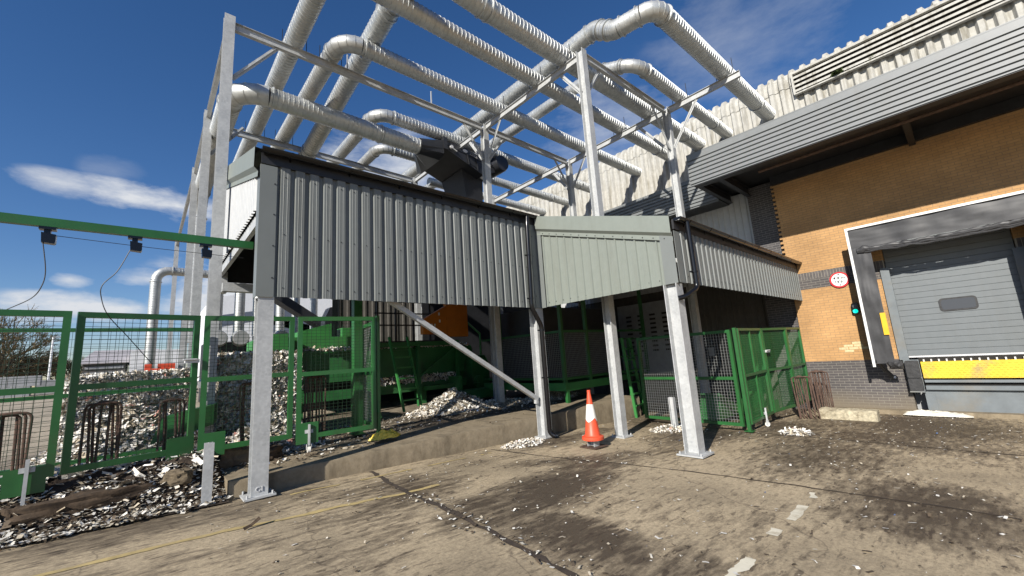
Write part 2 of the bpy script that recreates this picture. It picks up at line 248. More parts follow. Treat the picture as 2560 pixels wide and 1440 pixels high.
# ------------------------------------------------------------ mesh builder
ORIGIN = {}
def V(*a): return Vector(a)
class MB:
    def __init__(s): s.v = []; s.f = []; s.mi = []; s.cur = 0
    def add(s, vs, fs):
        o = len(s.v); s.v += [tuple(p) for p in vs]; s.f += [tuple(i+o for i in f) for f in fs]; s.mi += [s.cur]*len(fs); return s
    def box(s, x0, x1, y0, y1, z0, z1, tz=None):
        vs = [(x, y, z) for z in (z0, z1) for y in (y0, y1) for x in (x0, x1)]
        return s.add(vs, [(0,2,3,1), (4,5,7,6), (0,1,5,4), (2,6,7,3), (0,4,6,2), (1,3,7,5)])
    def quad(s, a, b, c, d): return s.add([a, b, c, d], [(0,1,2,3)])
    def prism(s, poly, off):      # closed polygon pushed along a vector
        off = Vector(off); n = len(poly); p = [Vector(q) for q in poly]
        return s.add(p+[q+off for q in p], [tuple(range(n))[::-1], tuple(range(n, 2*n))]+[(i, (i+1) % n, (i+1) % n+n, i+n) for i in range(n)])
    def bar(s, a, b, wx, wy=None, up=(0, 0, 1)):    # rectangular bar from a to b
        a, b = Vector(a), Vector(b); wy = wx if wy is None else wy
        t = (b-a).normalized(); u = Vector(up)
        if abs(t.dot(u)) > .95: u = Vector((0, 1, 0))
        x = t.cross(u).normalized(); y = x.cross(t)
        p = [x*(i*wx/2)+y*(j*wy/2) for i, j in ((-1,-1), (1,-1), (1,1), (-1,1))]
        return s.prism([a+q for q in p], b-a)
    def hsec(s, a, b, w, d, tf, tw, side):   # H section; side = direction normal to the web
        a, b = Vector(a), Vector(b); t = (b-a).normalized(); x = Vector(side); x = (x-t*x.dot(t)).normalized(); y = t.cross(x)
        h, k = d/2, w/2
        pts = [(-k,-h), (k,-h), (k,-h+tf), (tw/2,-h+tf), (tw/2,h-tf), (k,h-tf), (k,h), (-k,h), (-k,h-tf), (-tw/2,h-tf), (-tw/2,-h+tf), (-k,-h+tf)]
        o = len(s.v); n = 12
        P = [x*px+y*py for px, py in pts]
        s.v += [tuple(a+p) for p in P]+[tuple(b+p) for p in P]
        fs = [(i, (i+1) % n, (i+1) % n+n, i+n) for i in range(n)]
        for c in (0, n): fs += [(c, c+1, c+2, c+11), (c+2, c+3, c+10, c+11), (c+3, c+4, c+9, c+10), (c+4, c+5, c+8, c+9), (c+5, c+6, c+7, c+8)]
        s.f += [tuple(i+o for i in f) for f in fs]; s.mi += [s.cur]*len(fs); return s
    def tube(s, pts, rads, n=12, caps=True):
        pts = [Vector(p) for p in pts]
        if isinstance(rads, (int, float)): rads = [rads]*len(pts)
        o = len(s.v); prev = None; fs = []
        for i, p in enumerate(pts):
            t = (pts[min(i+1, len(pts)-1)]-pts[max(i-1, 0)]).normalized()
            if prev is None:
                u = Vector((0, 0, 1)) if abs(t.z) < .9 else Vector((1, 0, 0)); x = t.cross(u).normalized()
            else: x = (prev-t*prev.dot(t)).normalized()
            prev = x; y = t.cross(x)
            for k in range(n):
                a = 2*math.pi*k/n; s.v.append(tuple(p+(x*math.cos(a)+y*math.sin(a))*rads[i]))
        for i in range(len(pts)-1):
            for k in range(n): fs.append((i*n+k, i*n+(k+1) % n, (i+1)*n+(k+1) % n, (i+1)*n+k))
        if caps: fs += [tuple(range(n))[::-1], tuple(range((len(pts)-1)*n, len(pts)*n))]
        s.f += [tuple(i+o for i in f) for f in fs]; s.mi += [s.cur]*len(fs); return s
    def ring(s, c, axis, r0, r1, h, n=24):   # flat flange ring
        c, t = Vector(c), Vector(axis).normalized(); a = c-t*h/2; b = c+t*h/2
        return s.tube([a, a, b, b, a], [r0, r1, r1, r0, r0], n, False) if False else s._ring(a, b, t, r0, r1, n)
    def _ring(s, a, b, t, r0, r1, n):
        u = Vector((0, 0, 1)) if abs(t.z) < .9 else Vector((1, 0, 0)); x = t.cross(u).normalized(); y = t.cross(x); o = len(s.v)
        for c, r in ((a, r0), (a, r1), (b, r1), (b, r0)):
            for k in range(n):
                q = 2*math.pi*k/n; s.v.append(tuple(c+(x*math.cos(q)+y*math.sin(q))*r))
        fs = []
        for i in range(4):
            j = (i+1) % 4
            for k in range(n): fs.append((o+i*n+k, o+i*n+(k+1) % n, o+j*n+(k+1) % n, o+j*n+k))
        s.f += fs; s.mi += [s.cur]*len(fs); return s
    def sheet(s, prof, org, u, nrm, bot, top, th=.004):   # profiled sheet: prof [(u, out)], heights bot(u)..top(u), given thickness
        org, u, nrm = Vector(org), Vector(u), Vector(nrm); o = len(s.v); n = len(prof)
        for side in (0, 1):
            for zf in (bot, top):
                for a, h in prof:
                    p = org+u*a+nrm*(h-side*th); s.v.append((p.x, p.y, zf(a)))
        fs = []
        for i in range(n-1):
            fs += [(i, i+1, n+i+1, n+i), (2*n+i+1, 2*n+i, 3*n+i, 3*n+i+1), (i+1, i, 2*n+i, 2*n+i+1), (n+i, n+i+1, 3*n+i+1, 3*n+i)]
        s.f += [tuple(i+o for i in f) for f in fs]; s.mi += [s.cur]*len(fs); return s
    def build(s, name, mat, parent=None, smooth=False, mats=None):
        me = bpy.data.meshes.new(name)
        o0 = ORIGIN.get(parent.name, Vector((0, 0, 0))) if parent else Vector((0, 0, 0))
        me.from_pydata([(x-o0.x, y-o0.y, z-o0.z) for x, y, z in s.v], [], s.f)
        for mt in (mats or [mat]): me.materials.append(mt)
        if mats: me.polygons.foreach_set('material_index', s.mi)
        if smooth:
            me.polygons.foreach_set('use_smooth', [True]*len(me.polygons))
            try: me.set_sharp_from_angle(angle=rad(38))
            except Exception: pass
        me.update()
        o = bpy.data.objects.new(name, me); C.objects.link(o)
        if parent: o.parent = parent; ORIGIN[o.name] = o0
        return o
def tag(o, label=None, cat=None, group=None, kind=None):
    if label: o['label'] = label
    if cat: o['category'] = cat
    if group: o['group'] = group
    if kind: o['kind'] = kind
    return o
def thing(name, loc, label, cat, group=None):
    o = bpy.data.objects.new(name, None); C.objects.link(o); o.location = loc; o.empty_display_size = .2
    ORIGIN[o.name] = Vector(loc); return tag(o, label, cat, group)
def gz(x): return -.036*max(-8., min(18., x))
def gh(x, y): return gz(x)+.012*fbm(x*.9, y*.9)
def fbm(x, y, z=0., o=4): return noise.fractal(Vector((x, y, z)), .9, 2.1, o)

# ------------------------------------------------------------ ground
def stain(x, y):
    s = 0.
    def blob(cx, cy, rx, ry, a, rot=0):
        c, q = math.cos(rot), math.sin(rot); dx, dy = x-cx, y-cy; u = (dx*c+dy*q)/rx; v = (-dx*q+dy*c)/ry
        d = u*u+v*v
        return a*max(0., 1-d)**.7 if d < 1 else 0.
    s = max(s, blob(4.0, 4.12, 1.75, .78, .9, .08), blob(3.15, 3.1, .62, 1.5, .85, .05), blob(5.6, 4.5, 1.7, .5, .5, -.1), blob(3.3, 5.6, 1., .5, .5))
    s = max(s, blob(6.3, .75, 1.4, 1.0, .78, .1), blob(8.6, 2.1, 2.6, 1.3, .5), blob(12.6, 1.4, 3.4, 2.2, .8), blob(11.2, 3.0, 1.8, .9, .8), blob(9.3, 4.4, 2., 1.1, .6))
    s = max(s, blob(.3, 6.6, 1.9, .62, .6), blob(2.6, 6.1, 3.2, .33, .35), blob(6.1, 4.8, 2.2, .35, .55, -.5), blob(12.5, 6, 3, 3, .7))
    s = max(s, blob(3.2, 1.9, .6, .5, .6), blob(7.4, 6.5, 2.2, .4, .45), blob(1.2, 5.2, 2., .35, .25))
    return max(0, s+.17+.34*fbm(x*.55, y*.55, 3.)+(.1 if y > 5.9 else 0))
def grid_sheet(name, mat, xs, ys, zf, st, label=None):
    vs = [(x, y, zf(x, y)) for y in ys for x in xs]; n = len(xs)
    fs = [(j*n+i, j*n+i+1, (j+1)*n+i+1, (j+1)*n+i) for j in range(len(ys)-1) for i in range(n-1)]
    me = bpy.data.meshes.new(name); me.from_pydata(vs, [], fs); me.materials.append(mat)
    a = me.attributes.new('stain', 'FLOAT', 'POINT'); a.data.foreach_set('value', [st(x, y) for x, y, _ in vs])
    me.polygons.foreach_set('use_smooth', [True]*len(fs)); me.update()
    o = bpy.data.objects.new(name, me); C.objects.link(o); return tag(o, label, kind='structure')
def frange(a, b, d): n = int(round((b-a)/d)); return [a+(b-a)*i/n for i in range(n+1)]
xs = [-300, -120, -40, -12, -4]+frange(-2, 15.6, .09)+[18, 40, 120, 300]
ys = [-300, -100, -30, -10, -5, -3]+frange(-2, 8.2, .09)+[9, 10, 11, 12.5]
grid_sheet('ground', M['ground'], xs, ys, lambda x, y: gz(x)+(.012*fbm(x*.9, y*.9) if -3 < x < 15.7 and -3 < y < 9 else 0)-(0 if x < 15.7 else .3), stain)
def yz(x, y): return .21+min(1.2, max(0, y-12)*.037)
def yst(x, y): return (.75*max(0, 1-max(0, y-12)/3.)+.3*fbm(x*.4, y*.4)) if y < 20 else .12+.3*fbm(x*.15, y*.15)
ys2 = [8.39]+frange(8.6, 24, .3)+[28, 34, 45, 80, 160, 400]
grid_sheet('yard', M['yard'], [-300, -120, -60, -30, -15, -9, -5]+frange(-3, 11.45, .3), ys2, yz, yst)
mb = MB()      # raised concrete plinth the shed stands on, with worn edge
px = frange(.98, 11.5, .12)
top = []
for x in px:
    e = .012*fbm(x*3, 1.)+(.03*max(0, fbm(x*6, 5.)))
    top.append((x, e))
n = len(px); vs = []
for x, e in top: vs += [(x, 7.15, gz(x)-.08), (x, 7.15+.006*fbm(x*4, 9), .13-e), (x, 7.175+e, .19), (x, 8.4, .215)]
fs = []
for i in range(n-1):
    for k in range(3): fs.append((i*4+k, i*4+4+k, i*4+5+k, i*4+1+k))
mb.add(vs, fs)
mb.add([(.98, 7.15, -.2), (.98, 7.15, .13), (.98, 7.175, .19), (.98, 8.4, .215), (.98, 8.4, -.2)], [(0, 1, 2, 3, 4)])
mb.add([(11.5, 7.15, -.6), (11.5, 7.15, .13), (11.5, 7.175, .19), (11.5, 8.4, .215), (11.5, 12.4, .25), (11.5, 12.4, -.6)], [(5, 4, 3, 2, 1, 0)])
tag(mb.build('concrete_plinth', M['plinth'], smooth=True), kind='structure')
mb = MB(); mb.box(11.5, 15.6, 12.4, 12.6, -.7, .25); tag(mb.build('retaining_kerb', M['plinth']), kind='structure')
def strip(name, mat, pts, w, lift=.006, kind='structure', seg=.12, rag=.3, gap=9.):
    mb = MB(); P = []
    for a, b in zip(pts, pts[1:]):
        a, b = Vector((*a, 0)), Vector((*b, 0)); k = max(1, int((b-a).length/seg))
        P += [a.lerp(b, i/k) for i in range(k)]
    P.append(Vector((*pts[-1], 0))); vs = []
    for i, p in enumerate(P):
        t = (P[min(i+1, len(P)-1)]-P[max(0, i-1)]).normalized(); q = Vector((-t.y, t.x, 0))
        for sgn in (1, -1):
            c = p+q*sgn*w/2*(1+rag*fbm(p.x*5, p.y*5, sgn*4.)); vs.append((c.x, c.y, gh(c.x, c.y)+lift))
    mb.add(vs, [(2*i, 2*i+1, 2*i+3, 2*i+2) for i in range(len(P)-1) if fbm(P[i].x*2.3, P[i].y*2.3, 8.) < gap])
    return tag(mb.build(name, mat), kind=kind)
strip('slab_joint', M['joint'], [(2.98, 7.1), (2.85, 6.26), (2.78, 4.19), (2.62, 2.41), (2.5, .5)], .075, rag=1.2)
strip('slab_joint', M['joint'], [(5.4, 6.9), (5.73, 4.95), (6.17, 3.28), (6.34, 1.78), (6.42, -2)], .035, rag=1.2)
strip('slab_joint', M['joint'], [(10.2, 3.3), (10.1, .5), (10.0, -2)], .035, rag=1.)
strip('yellow_line', M['yline'], [(-3, 5.8), (-.56, 5.77), (.76, 5.74), (2.71, 5.52), (3.31, 5.48)], .085, rag=.6, seg=.06, gap=.75)
strip('yellow_line', M['yline'], [(1.4, 6.72), (2.99, 6.66), (4.06, 6.68), (5.2, 6.67)], .06, rag=.9, seg=.06, gap=.1)
strip('white_dash', M['wline'], [(4.98, 1.53), (5.56, 1.55)], .095, rag=.5, seg=.03, gap=.8)
strip('white_dash', M['wline'], [(4.45, 1.545), (4.64, 1.55)], .07, rag=1.2, seg=.03)
strip('white_dash', M['wline'], [(3.3, 1.52), (3.84, 1.53)], .09, rag=1.2, seg=.03, gap=.3)
strip('white_dash', M['wline'], [(5.75, 1.56), (6.15, 1.58)], .06, rag=1.5, seg=.03, gap=.05)

# ------------------------------------------------------------ loose paper (nobody could count it)
def flake(mb, p, ln, wd, yaw, tilt, roll=0.):
    cy, sy = math.cos(yaw), math.sin(yaw)
    t = Vector((cy*math.cos(tilt), sy*math.cos(tilt), math.sin(tilt))); q = Vector((-sy, cy, 0)); q = (q*math.cos(roll)+t.cross(q)*math.sin(roll))
    n = t.cross(q); p = Vector(p); k = R.uniform(-.35, .35)*ln
    a, b = t*ln/2, q*wd/2
    j = [R.uniform(.75, 1.2) for _ in range(4)]
    mb.add([p-a*j[0]-b+n*k*.4, p-a*j[1]+b+n*k*.4, p+b*j[2], p-b*j[2], p+a*j[3]-b*j[0]+n*k, p+a*j[0]+b*j[1]+n*k], [(0, 3, 2, 1), (3, 4, 5, 2)])
def litter(name, label, n, pos, size, tilt, mat='scrap', thin=.45):
    mb = MB()
    for _ in range(n):
        p = pos()
        if p is None: continue
        ln = size*R.choice((.4, .5, .6, .8, 1, 1, 1.3, 1.7, 2.4)); flake(mb, p, ln, min(size, ln*R.uniform(thin*.3, thin*1.5)), R.uniform(0, 6.28), R.gauss(0, tilt), R.gauss(0, tilt))
    return tag(mb.build(name, M[mat]), label, kind='stuff')
def apron():
    x, y = R.uniform(.5, 15), R.uniform(-1.2, 6.9)
    if R.random() > .2+1.6*stain(x, y)**1.4: return None
    return (x, y, gh(x, y)+.012)
litter('paper_scraps', 'white and brown paper scraps trodden across the stained concrete', 5200, apron, .026, .07)
def joint_pos():
    y = R.uniform(1., 5.4); x = 2.85-.06*(6.2-y)+R.gauss(.06, .13); return (x, y, gh(x, y)+.016)
litter('paper_scraps', 'line of paper scraps caught along the slab joint', 260, joint_pos, .028, .15)
def bank_pos():
    x = R.uniform(-4.5, 1.0); t = R.random()**.8; y = 6.88+t*.9+.1*fbm(x*2, 1.)
    if x > .55 and y < 7.0: return None
    return (x, y, bank_z(x, y)+.02)
def bank_z(x, y):
    t = max(0, min(1, (y-7.25)/.75)); return gz(x)+.02+(.50-gz(x))*t*t*(3-2*t)*(1 if x < .9 else .55)+.04*fbm(x*2.5, y*2.5)*min(1, max(0, y-6.9)*3)
mb = MB(); bx = frange(-9, .97, .1); by = frange(6.95, 8.3, .075); nn = len(bx)
mb.add([(x, y, bank_z(x, y)-.004) for y in by for x in bx], [(j*nn+i, j*nn+i+1, (j+1)*nn+i+1, (j+1)*nn+i) for j in range(len(by)-1) for i in range(nn-1)])
tag(mb.build('bank', M['mud'], smooth=True), kind='structure')
litter('shredded_litter', 'dense shredded paper and bark lying along the foot of the gates', 8500, bank_pos, .045, .2)
def yard_pos():
    x, y = R.uniform(.95, 9.3), 7.3+R.random()**1.1*3.6
    lim = 7.55+.15*fbm(x, y) if x < 3.3 else 8.35+.35*fbm(x*1.5, y)
    if y < lim and R.random() > .04: return None
    return (x, y, .235)
litter('yard_litter', 'shredded paper strewn over the raised yard behind the gates', 3800, yard_pos, .045, .2)
def bank2():
    x = R.uniform(-4.5, .95); y = R.uniform(7.45, 10.5); return (x, y, (bank_z(x, y) if y < 8.3 else max(.26, .52-(y-8.3)*.2))+.03)
litter('shredded_litter', 'loose shredded paper heaped behind the two left-hand gates', 4200, bank2, .075, .45, 'paper')
def heap(name, label, cx, cy, z0, r, h, n, size=.05, ry=None, base=True):
    t = thing(name, (cx, cy, z0), label, 'paper heap'); ry = ry or r
    hz = lambda u: h*max(0, 1-u)**1.25
    mb = MB(); K = 28; J = 8; vs = []
    for j in range(J+1):
        for k in range(K):
            u = j/J; a = 6.283*k/K; rr = u*(1+.25*fbm(math.cos(a)*1.3, math.sin(a)*1.3, cx)); x, y = cx+math.cos(a)*rr*r, cy+math.sin(a)*rr*ry
            vs.append((x, y, z0-.02+hz(u)*(1+.3*fbm(x*3, y*3))))
    mb.add(vs, [(j*K+k, j*K+(k+1) % K, (j+1)*K+(k+1) % K, (j+1)*K+k) for j in range(J) for k in range(K)]); mb.build('core', M['paperbody'], t, True)
    mb = MB()
    for _ in range(n):
        u = R.random()**.6; a = R.uniform(0, 6.283); x, y = cx+math.cos(a)*u*r*1.05, cy+math.sin(a)*u*ry*1.05
        ln = size*R.uniform(.6, 2.2); flake(mb, (x, y, z0+hz(u)*(1+.3*fbm(x*3, y*3))+.012), ln, ln*R.uniform(.15, .6), R.uniform(0, 6.28), R.gauss(0, .4), R.gauss(0, .4))
    f = mb.build('loose_flakes', M['paper'], t); f['kind'] = 'stuff'; return t
heap('paper_heap', 'long pointed heap of shredded strips beside the baler ladder', 6.75, 10.3, .25, 1.35, .6, 1500, .07, .8)
heap('paper_heap', 'loose apron of shredded paper spilling in front of the large bale', 1.75, 9.25, .2, 1.15, .55, 2000, .085, .75)
heap('paper_heap', 'flat scatter of shreds on the concrete at the foot of the plinth', 6.15, 6.75, gz(6.15)+.01, .55, .07, 420, .04, .3)
heap('paper_heap', 'small heap of shreds around the short stub post', 9.55, 5.2, gz(9.6)+.01, .6, .09, 420, .045, .4)
heap('paper_heap', 'torn white paper and a brick bit on the concrete before the mesh cage', 10.5, 2.85, gz(10.5)+.01, .3, .09, 90, .07, .3)
heap('paper_heap', 'low spill of shreds against the inner galvanised post', 8.3, 9.9, .25, 1.2, .16, 700, .05, .7)
heap('paper_heap', 'grey shredded spill under the dark conveyor', 10.2, 9.6, .25, 1.1, .25, 350, .05, .8)

# ------------------------------------------------------------ warehouse
XW = 15.33
wh = thing('warehouse', (XW, 0, 0), 'buff brick warehouse with grey ribbed canopy and tall fibre cement upper cladding', 'building')
def wall_zone(mb, y0, y1, z0, z1): mb.quad((XW, y1, z0), (XW, y0, z0), (XW, y0, z1), (XW, y1, z1))
ZP, ZB0, ZB1, ZB2, ZT = .885, 3.105, 3.405, 3.63, 6.9
OY0, OY1, OZ = -1.05, 1.3, 4.25
wmats = [M['orange'], M['blue'], M['orange']]
mb = MB()
for y0, y1, full in ((OY1, 3.56, 1), (-14, OY0, 1), (OY0, OY1, 0)):
    for k, a, b in ((1, -.95, ZP), (0, ZP, ZB0), (1, ZB0, ZB1), (0, ZB2, ZT)):
        if not full: a = max(a, OZ)
        if b > a: mb.cur = k; wall_zone(mb, y0, y1, a, b)
for y in (OY0, OY1):
    for k, a, b in ((1, -.95, ZP), (0, ZP, ZB0), (1, ZB0, ZB2), (0, ZB2, OZ)):
        mb.cur = k; mb.quad((XW, y, a), (XW+.35, y, a), (XW+.35, y, b), (XW, y, b))
mb.cur = 0; mb.quad((XW, OY0, OZ), (XW, OY1, OZ), (XW+.35, OY1, OZ), (XW+.35, OY0, OZ))
mb.quad((XW, 3.56, ZP), (XW+.3, 3.56, ZP), (XW+.3, 3.56, ZT), (XW, 3.56, ZT))
mb.build('brick_wall', None, wh, mats=wmats)
mb = MB(); 
for ya, yb in ((3.56, OY1), (OY0, -14)): mb.quad((XW+.006, ya, ZB1), (XW+.006, yb, ZB1), (XW+.006, yb, ZB2), (XW+.006, ya, ZB2))
mb.cur = 1
y = -2.5
while y < 3.53:
    if not (OY0-.08 < y < OY1): mb.box(XW-.001, XW+.05, y, y+.065, ZB1+.006, ZB2-.006)
    y += .075
mb.build('soldier_course', None, wh, mats=[M['mortar'], M['soldier']])
mb = MB(); comb = [(3.562, ZB2+.004)]; z = ZB2+.004     # toothed buff bricks against the dark pier
while z < ZT-.16: comb += [(3.655, z), (3.655, z+.067), (3.575, z+.07), (3.575, z+.15)]; z += .15
comb.append((3.562, z)); mb.prism([(XW, y, zz) for y, zz in comb], (.1, 0, 0))
mb.build('toothed_edge', M['orange'], wh)
for y, z in ((2.25, 1.353), (2.45, 1.278), (2.22, 1.278), (2.57, 1.203), (2.34, 1.203), (2.11, 1.203), (2.45, 1.128), (1.85, 1.053), (1.7, 1.353)):
    mb = MB(); mb.box(XW-.002, XW+.02, y-.108, y+.1, z-.0, z+.064); mb.build('cleaned_brick', M['pale'], wh)
mb = MB(); mb.box(XW+.12, XW+.5, 3.66, 4.42, -.95, ZT); mb.box(XW+.121, XW+.5, 3.56, 3.66, -.95, ZT); mb.build('dark_pier', M['bluepier'], wh)
def corr(length, rib, start=0.):
    out = []; u = start; k = rib
    while u < length:
        for a, h in k[:-1]:
            if u+a <= length: out.append((u+a, h))
        u += k[-1][0]
    out.append((length, 0)); return out
mb = MB(); mb.sheet(corr(28, [(0, 0), (.14, 0), (.155, .025), (.185, .025), (.2, 0)]), (15.72, 4.42, 0), (0, 1, 0), (-1, 0, 0), lambda a: 3.9, lambda a: 6.9); mb.build('side_cladding', M['endclad'], wh)
mb = MB(); mb.sheet(corr(28, [(0, 0), (.14, 0), (.155, .025), (.185, .025), (.2, 0)]), (15.73, 4.42, 0), (0, 1, 0), (-1, 0, 0), lambda a: -.9, lambda a: 3.95); mb.build('lower_cladding', M['shadecl'], wh)  # lower part of the same wall, its shade given by the colour
mb = MB()    # big-profile upper cladding curving over into the roof, lapped once
prof = []; y = -16.
while y < 40: prof += [(y, 0.), (y+.11, 0.), (y+.165, .1), (y+.275, .1)]; y += .33
def over(path, name):
    mb = MB(); n = len(prof)
    vs = [(16.45+px-nx*h, y, pz+nz*h) for px, pz, nx, nz in path for y, h in prof]
    mb.add(vs, [(j*n+i, j*n+i+1, (j+1)*n+i+1, (j+1)*n+i) for j in range(len(path)-1) for i in range(n-1)]); return mb.build(name, M['asbestos'], wh)
over([(0, 6.3, 1, 0), (0, 10.42, 1, 0)], 'upper_cladding')
arc = [(.45-.45*math.cos(a), 10.62+.45*math.sin(a), math.cos(a), math.sin(a)) for a in [rad(k) for k in range(0, 91, 10)]]
over([(-.022, 10.36, 1, 0), (-.022, 10.6, 1, 0)]+arc+[(4, 11.15, 0, 1), (25, 13., 0, 1)], 'curved_roof')
mb = MB()
for i in range(4): zc = 9.99+i*.165; mb.prism([(16.2, -9, zc), (16.215, -9, zc+.085), (16.3, -9, zc+.105), (16.3, -9, zc+.09), (16.23, -9, zc+.07), (16.215, -9, zc)], (0, 11.62, 0))
f = mb.build('louvre', M['asbestos'], wh)
mb = MB(); mb.box(16.18, 16.36, 2.62, 2.68, 9.9, 10.74); mb.box(16.19, 16.33, -9, 2.62, 9.9, 9.945); mb.box(16.19, 16.33, -9, 2.62, 10.66, 10.74); mb.build('louvre_frame', M['asbestos'], f)
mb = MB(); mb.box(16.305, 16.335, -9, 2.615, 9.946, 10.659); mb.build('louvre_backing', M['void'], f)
XF = 12.5    # canopy
def hrib(z0, z1, pitch=.128):
    out = []; z = z0+.03
    out.append((z0, .0)); out.append((z0+.025, .0))
    while z+pitch < z1:
        out += [(z, 0.), (z+.006, -.05), (z+.032, -.05), (z+.04, 0.)]; z += pitch
    out.append((z1, 0)); return out
def fascia(x, y0, y1, z0, z1, name):
    mb = MB(); P = hrib(z0, z1); vs = []
    for y in (y0, y1): vs += [(x-h, y, z) for z, h in P]
    n = len(P); mb.add(vs, [(i, i+1, n+i+1, n+i) for i in range(n-1)])
    mb.box(x+.07, x+.09, y0, y1, z0, z1); mb.box(x-.004, x+.3, y0, y1+.004, z1, z1+.03)
    return mb.build(name, M['canopy'], wh)
fascia(XF, -14, 5.09, 6.54, 7.56, 'canopy_fascia'); fascia(14.62, 5.1, 30, 6.54, 7.62, 'far_canopy_fascia')
mb = MB(); mb.box(XF+.081, 16.4, -14, 5.085, 7.56, 7.6); mb.box(XF+.081, 16.4, 5.06, 5.085, 6.95, 7.56); mb.box(14.71, 16.4, 5.1, 30, 7.6, 7.65); mb.build('canopy_deck', M['canopy'], wh)
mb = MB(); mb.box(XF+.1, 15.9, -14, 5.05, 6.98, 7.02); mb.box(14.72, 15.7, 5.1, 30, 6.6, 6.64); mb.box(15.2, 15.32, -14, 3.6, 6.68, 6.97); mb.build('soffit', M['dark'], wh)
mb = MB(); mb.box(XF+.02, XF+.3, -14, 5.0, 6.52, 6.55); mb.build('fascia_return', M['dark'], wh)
mb = MB()
for y in (5.0, 4.35, .2, -4): mb = MB(); mb.hsec((XF+.1, y, 6.76), (15.6, y, 6.76), .14, .3, .014, .01, (0, 1, 0)); mb.build('canopy_beam', M['dark'], wh)
mb = MB(); mb.tube([(13.1, 3.34, 6.5), (13.1, -14, 6.5)], .04, 10); mb.build('eaves_pipe', M['rust'], wh)
mb = MB(); mb.box(15.05, XW, -14, 3.3, -.7, -.44); mb.build('footing_ledge', M['plinth'], wh)
mb = MB(); mb.box(16.55, 60, -16, 40, -1, 10.3); mb.box(15.78, 16.6, 4.5, 40, -1, 6.5); mb.box(15.69, 16.6, -14, OY0-.01, -1, 6.9); mb.box(15.69, 16.6, OY1+.01, 4.4, -1, 6.9); mb.box(15.75, 16.6, OY0-.02, OY1+.02, -1, 6.9); mb.build('hall_block', M['fargrey'], wh)
mb = MB(); mb.box(15.55, 15.68, 6.2, 7.25, -.6, 1.95); d = mb.build('side_door', M['dark'], wh)
mb = MB(); mb.box(15.535, 15.549, 6.35, 6.55, 1.2, 1.5); mb.build('door_notice', M['fargrey'], d)
mb = MB()
for i in range(160):
    a, b = R.uniform(0, 6.28), R.uniform(0, 1.5); p = V(16.2-.1*math.cos(b)*abs(math.cos(a)), 1.47+.16*math.sin(a)*R.random(), 9.98+.1*math.sin(b)*R.random()); flake(mb, p, .07, .05, a, b, a)
for (yy, zz) in ((.74, 9.95), (.6, 10.02), (1.9, 9.95)):
    for i in range(30): flake(mb, (16.22, yy+R.gauss(0, .05), zz+R.gauss(0, .02)), .05, .04, R.uniform(0, 6), R.uniform(0, 1.5), 1)
tag(mb.build('moss', M['moss']), 'green moss tufts growing on the louvre slats of the upper cladding', kind='stuff')

# ------------------------------------------------------------ loading dock
dk = thing('dock_door', (15.5, .125, .9), 'grey sectional loading dock door with small window', 'door')
mb = MB(); z = .95
while z < 4.2: mb.prism([(15.526, OY0+.01, z), (15.52, OY0+.01, z+.006), (15.52, OY0+.01, z+.145), (15.526, OY0+.01, z+.151), (15.57, OY0+.01, z+.151), (15.57, OY0+.01, z)], (0, OY1-OY0-.02, 0)); z += .1535
mb.build('door_panel', M['door'], dk)
mb = MB(); mb.box(15.51, 15.575, OY0+.02, OY1-.02, .905, .949); mb.build('bottom_seal', M['alu'], dk)
def rrect(x, y0, y1, z0, z1, r, n=6):
    out = []
    for cy, cz, a0 in ((y1-r, z1-r, 0), (y0+r, z1-r, 90), (y0+r, z0+r, 180), (y1-r, z0+r, 270)):
        for k in range(n+1): a = rad(a0+90*k/n); out.append((x, cy+r*math.cos(a), cz+r*math.sin(a)))
    return out
mb = MB(); mb.prism(rrect(15.505, -.24, .44, 2.06, 2.4, .08), (.014, 0, 0)); f = mb.build('window_frame', M['rubber'], dk)
mb = MB(); mb.prism(rrect(15.502, -.2, .4, 2.1, 2.36, .06), (.0025, 0, 0)); mb.build('window_pane', M['glass'], f)
mb = MB(); mb.box(XW-.06, XW+.02, 1.225, 1.41, .86, 3.4); mb.build('jamb_guard', M['pit'], dk)
mb = MB(); mb.box(XW-.06, XW+.02, -1.16, -.98, .86, 3.4); mb.build('jamb_guard', M['pit'], dk)

lv = thing('dock_leveller', (15.3, 0, .8), 'dock leveller with worn yellow tread lip above grey pit frame', 'dock leveller')
mb = MB(); mb.box(15.22, 15.5, -1.1, 1.02, .38, .80)
for i in range(22):
    for j in range(7):
        y0 = -1.08+i*.095+(.047 if j % 2 else 0); mb.box(15.212, 15.221, y0, y0+.05, .41+j*.053, .424+j*.053)
mb.build('tread_lip', M['tread'], lv)
mb = MB()
for i in range(15): y0 = -1.02+i*.14; mb.box(15.3, 15.36, y0, y0+.03, .80, .86)
mb.build('hinge_lugs', M['alu'], lv)
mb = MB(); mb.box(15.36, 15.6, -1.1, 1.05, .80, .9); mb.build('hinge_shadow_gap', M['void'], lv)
mb = MB(); mb.box(15.24, 15.5, -1.1, 1.02, .27, .335); mb.box(15.2, 15.5, -1.1, 1.02, .09, .19); mb.build('pit_frame', M['pit'], lv)
mb = MB(); mb.box(15.3, 15.6, -2.5, 1.06, -.5, .08); mb.box(15.26, 15.3, .88, 1.07, -.45, -.02); mb.build('pit_wall', M['pit'], lv)
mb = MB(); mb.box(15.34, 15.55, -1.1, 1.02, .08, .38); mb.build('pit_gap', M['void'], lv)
bu = thing('dock_bumper', (15.2, 1.2, .4), 'scuffed black rubber dock bumper bolted left of the yellow leveller lip', 'bumper')
mb = MB(); mb.prism(rrect(15.1, 1.06, 1.32, .4, .84, .03), (.2, 0, 0)); mb.prism(rrect(15.1, 1.06, 1.32, .07, .385, .02), (.2, 0, 0)); mb.build('rubber_block', M['rubber'], bu)
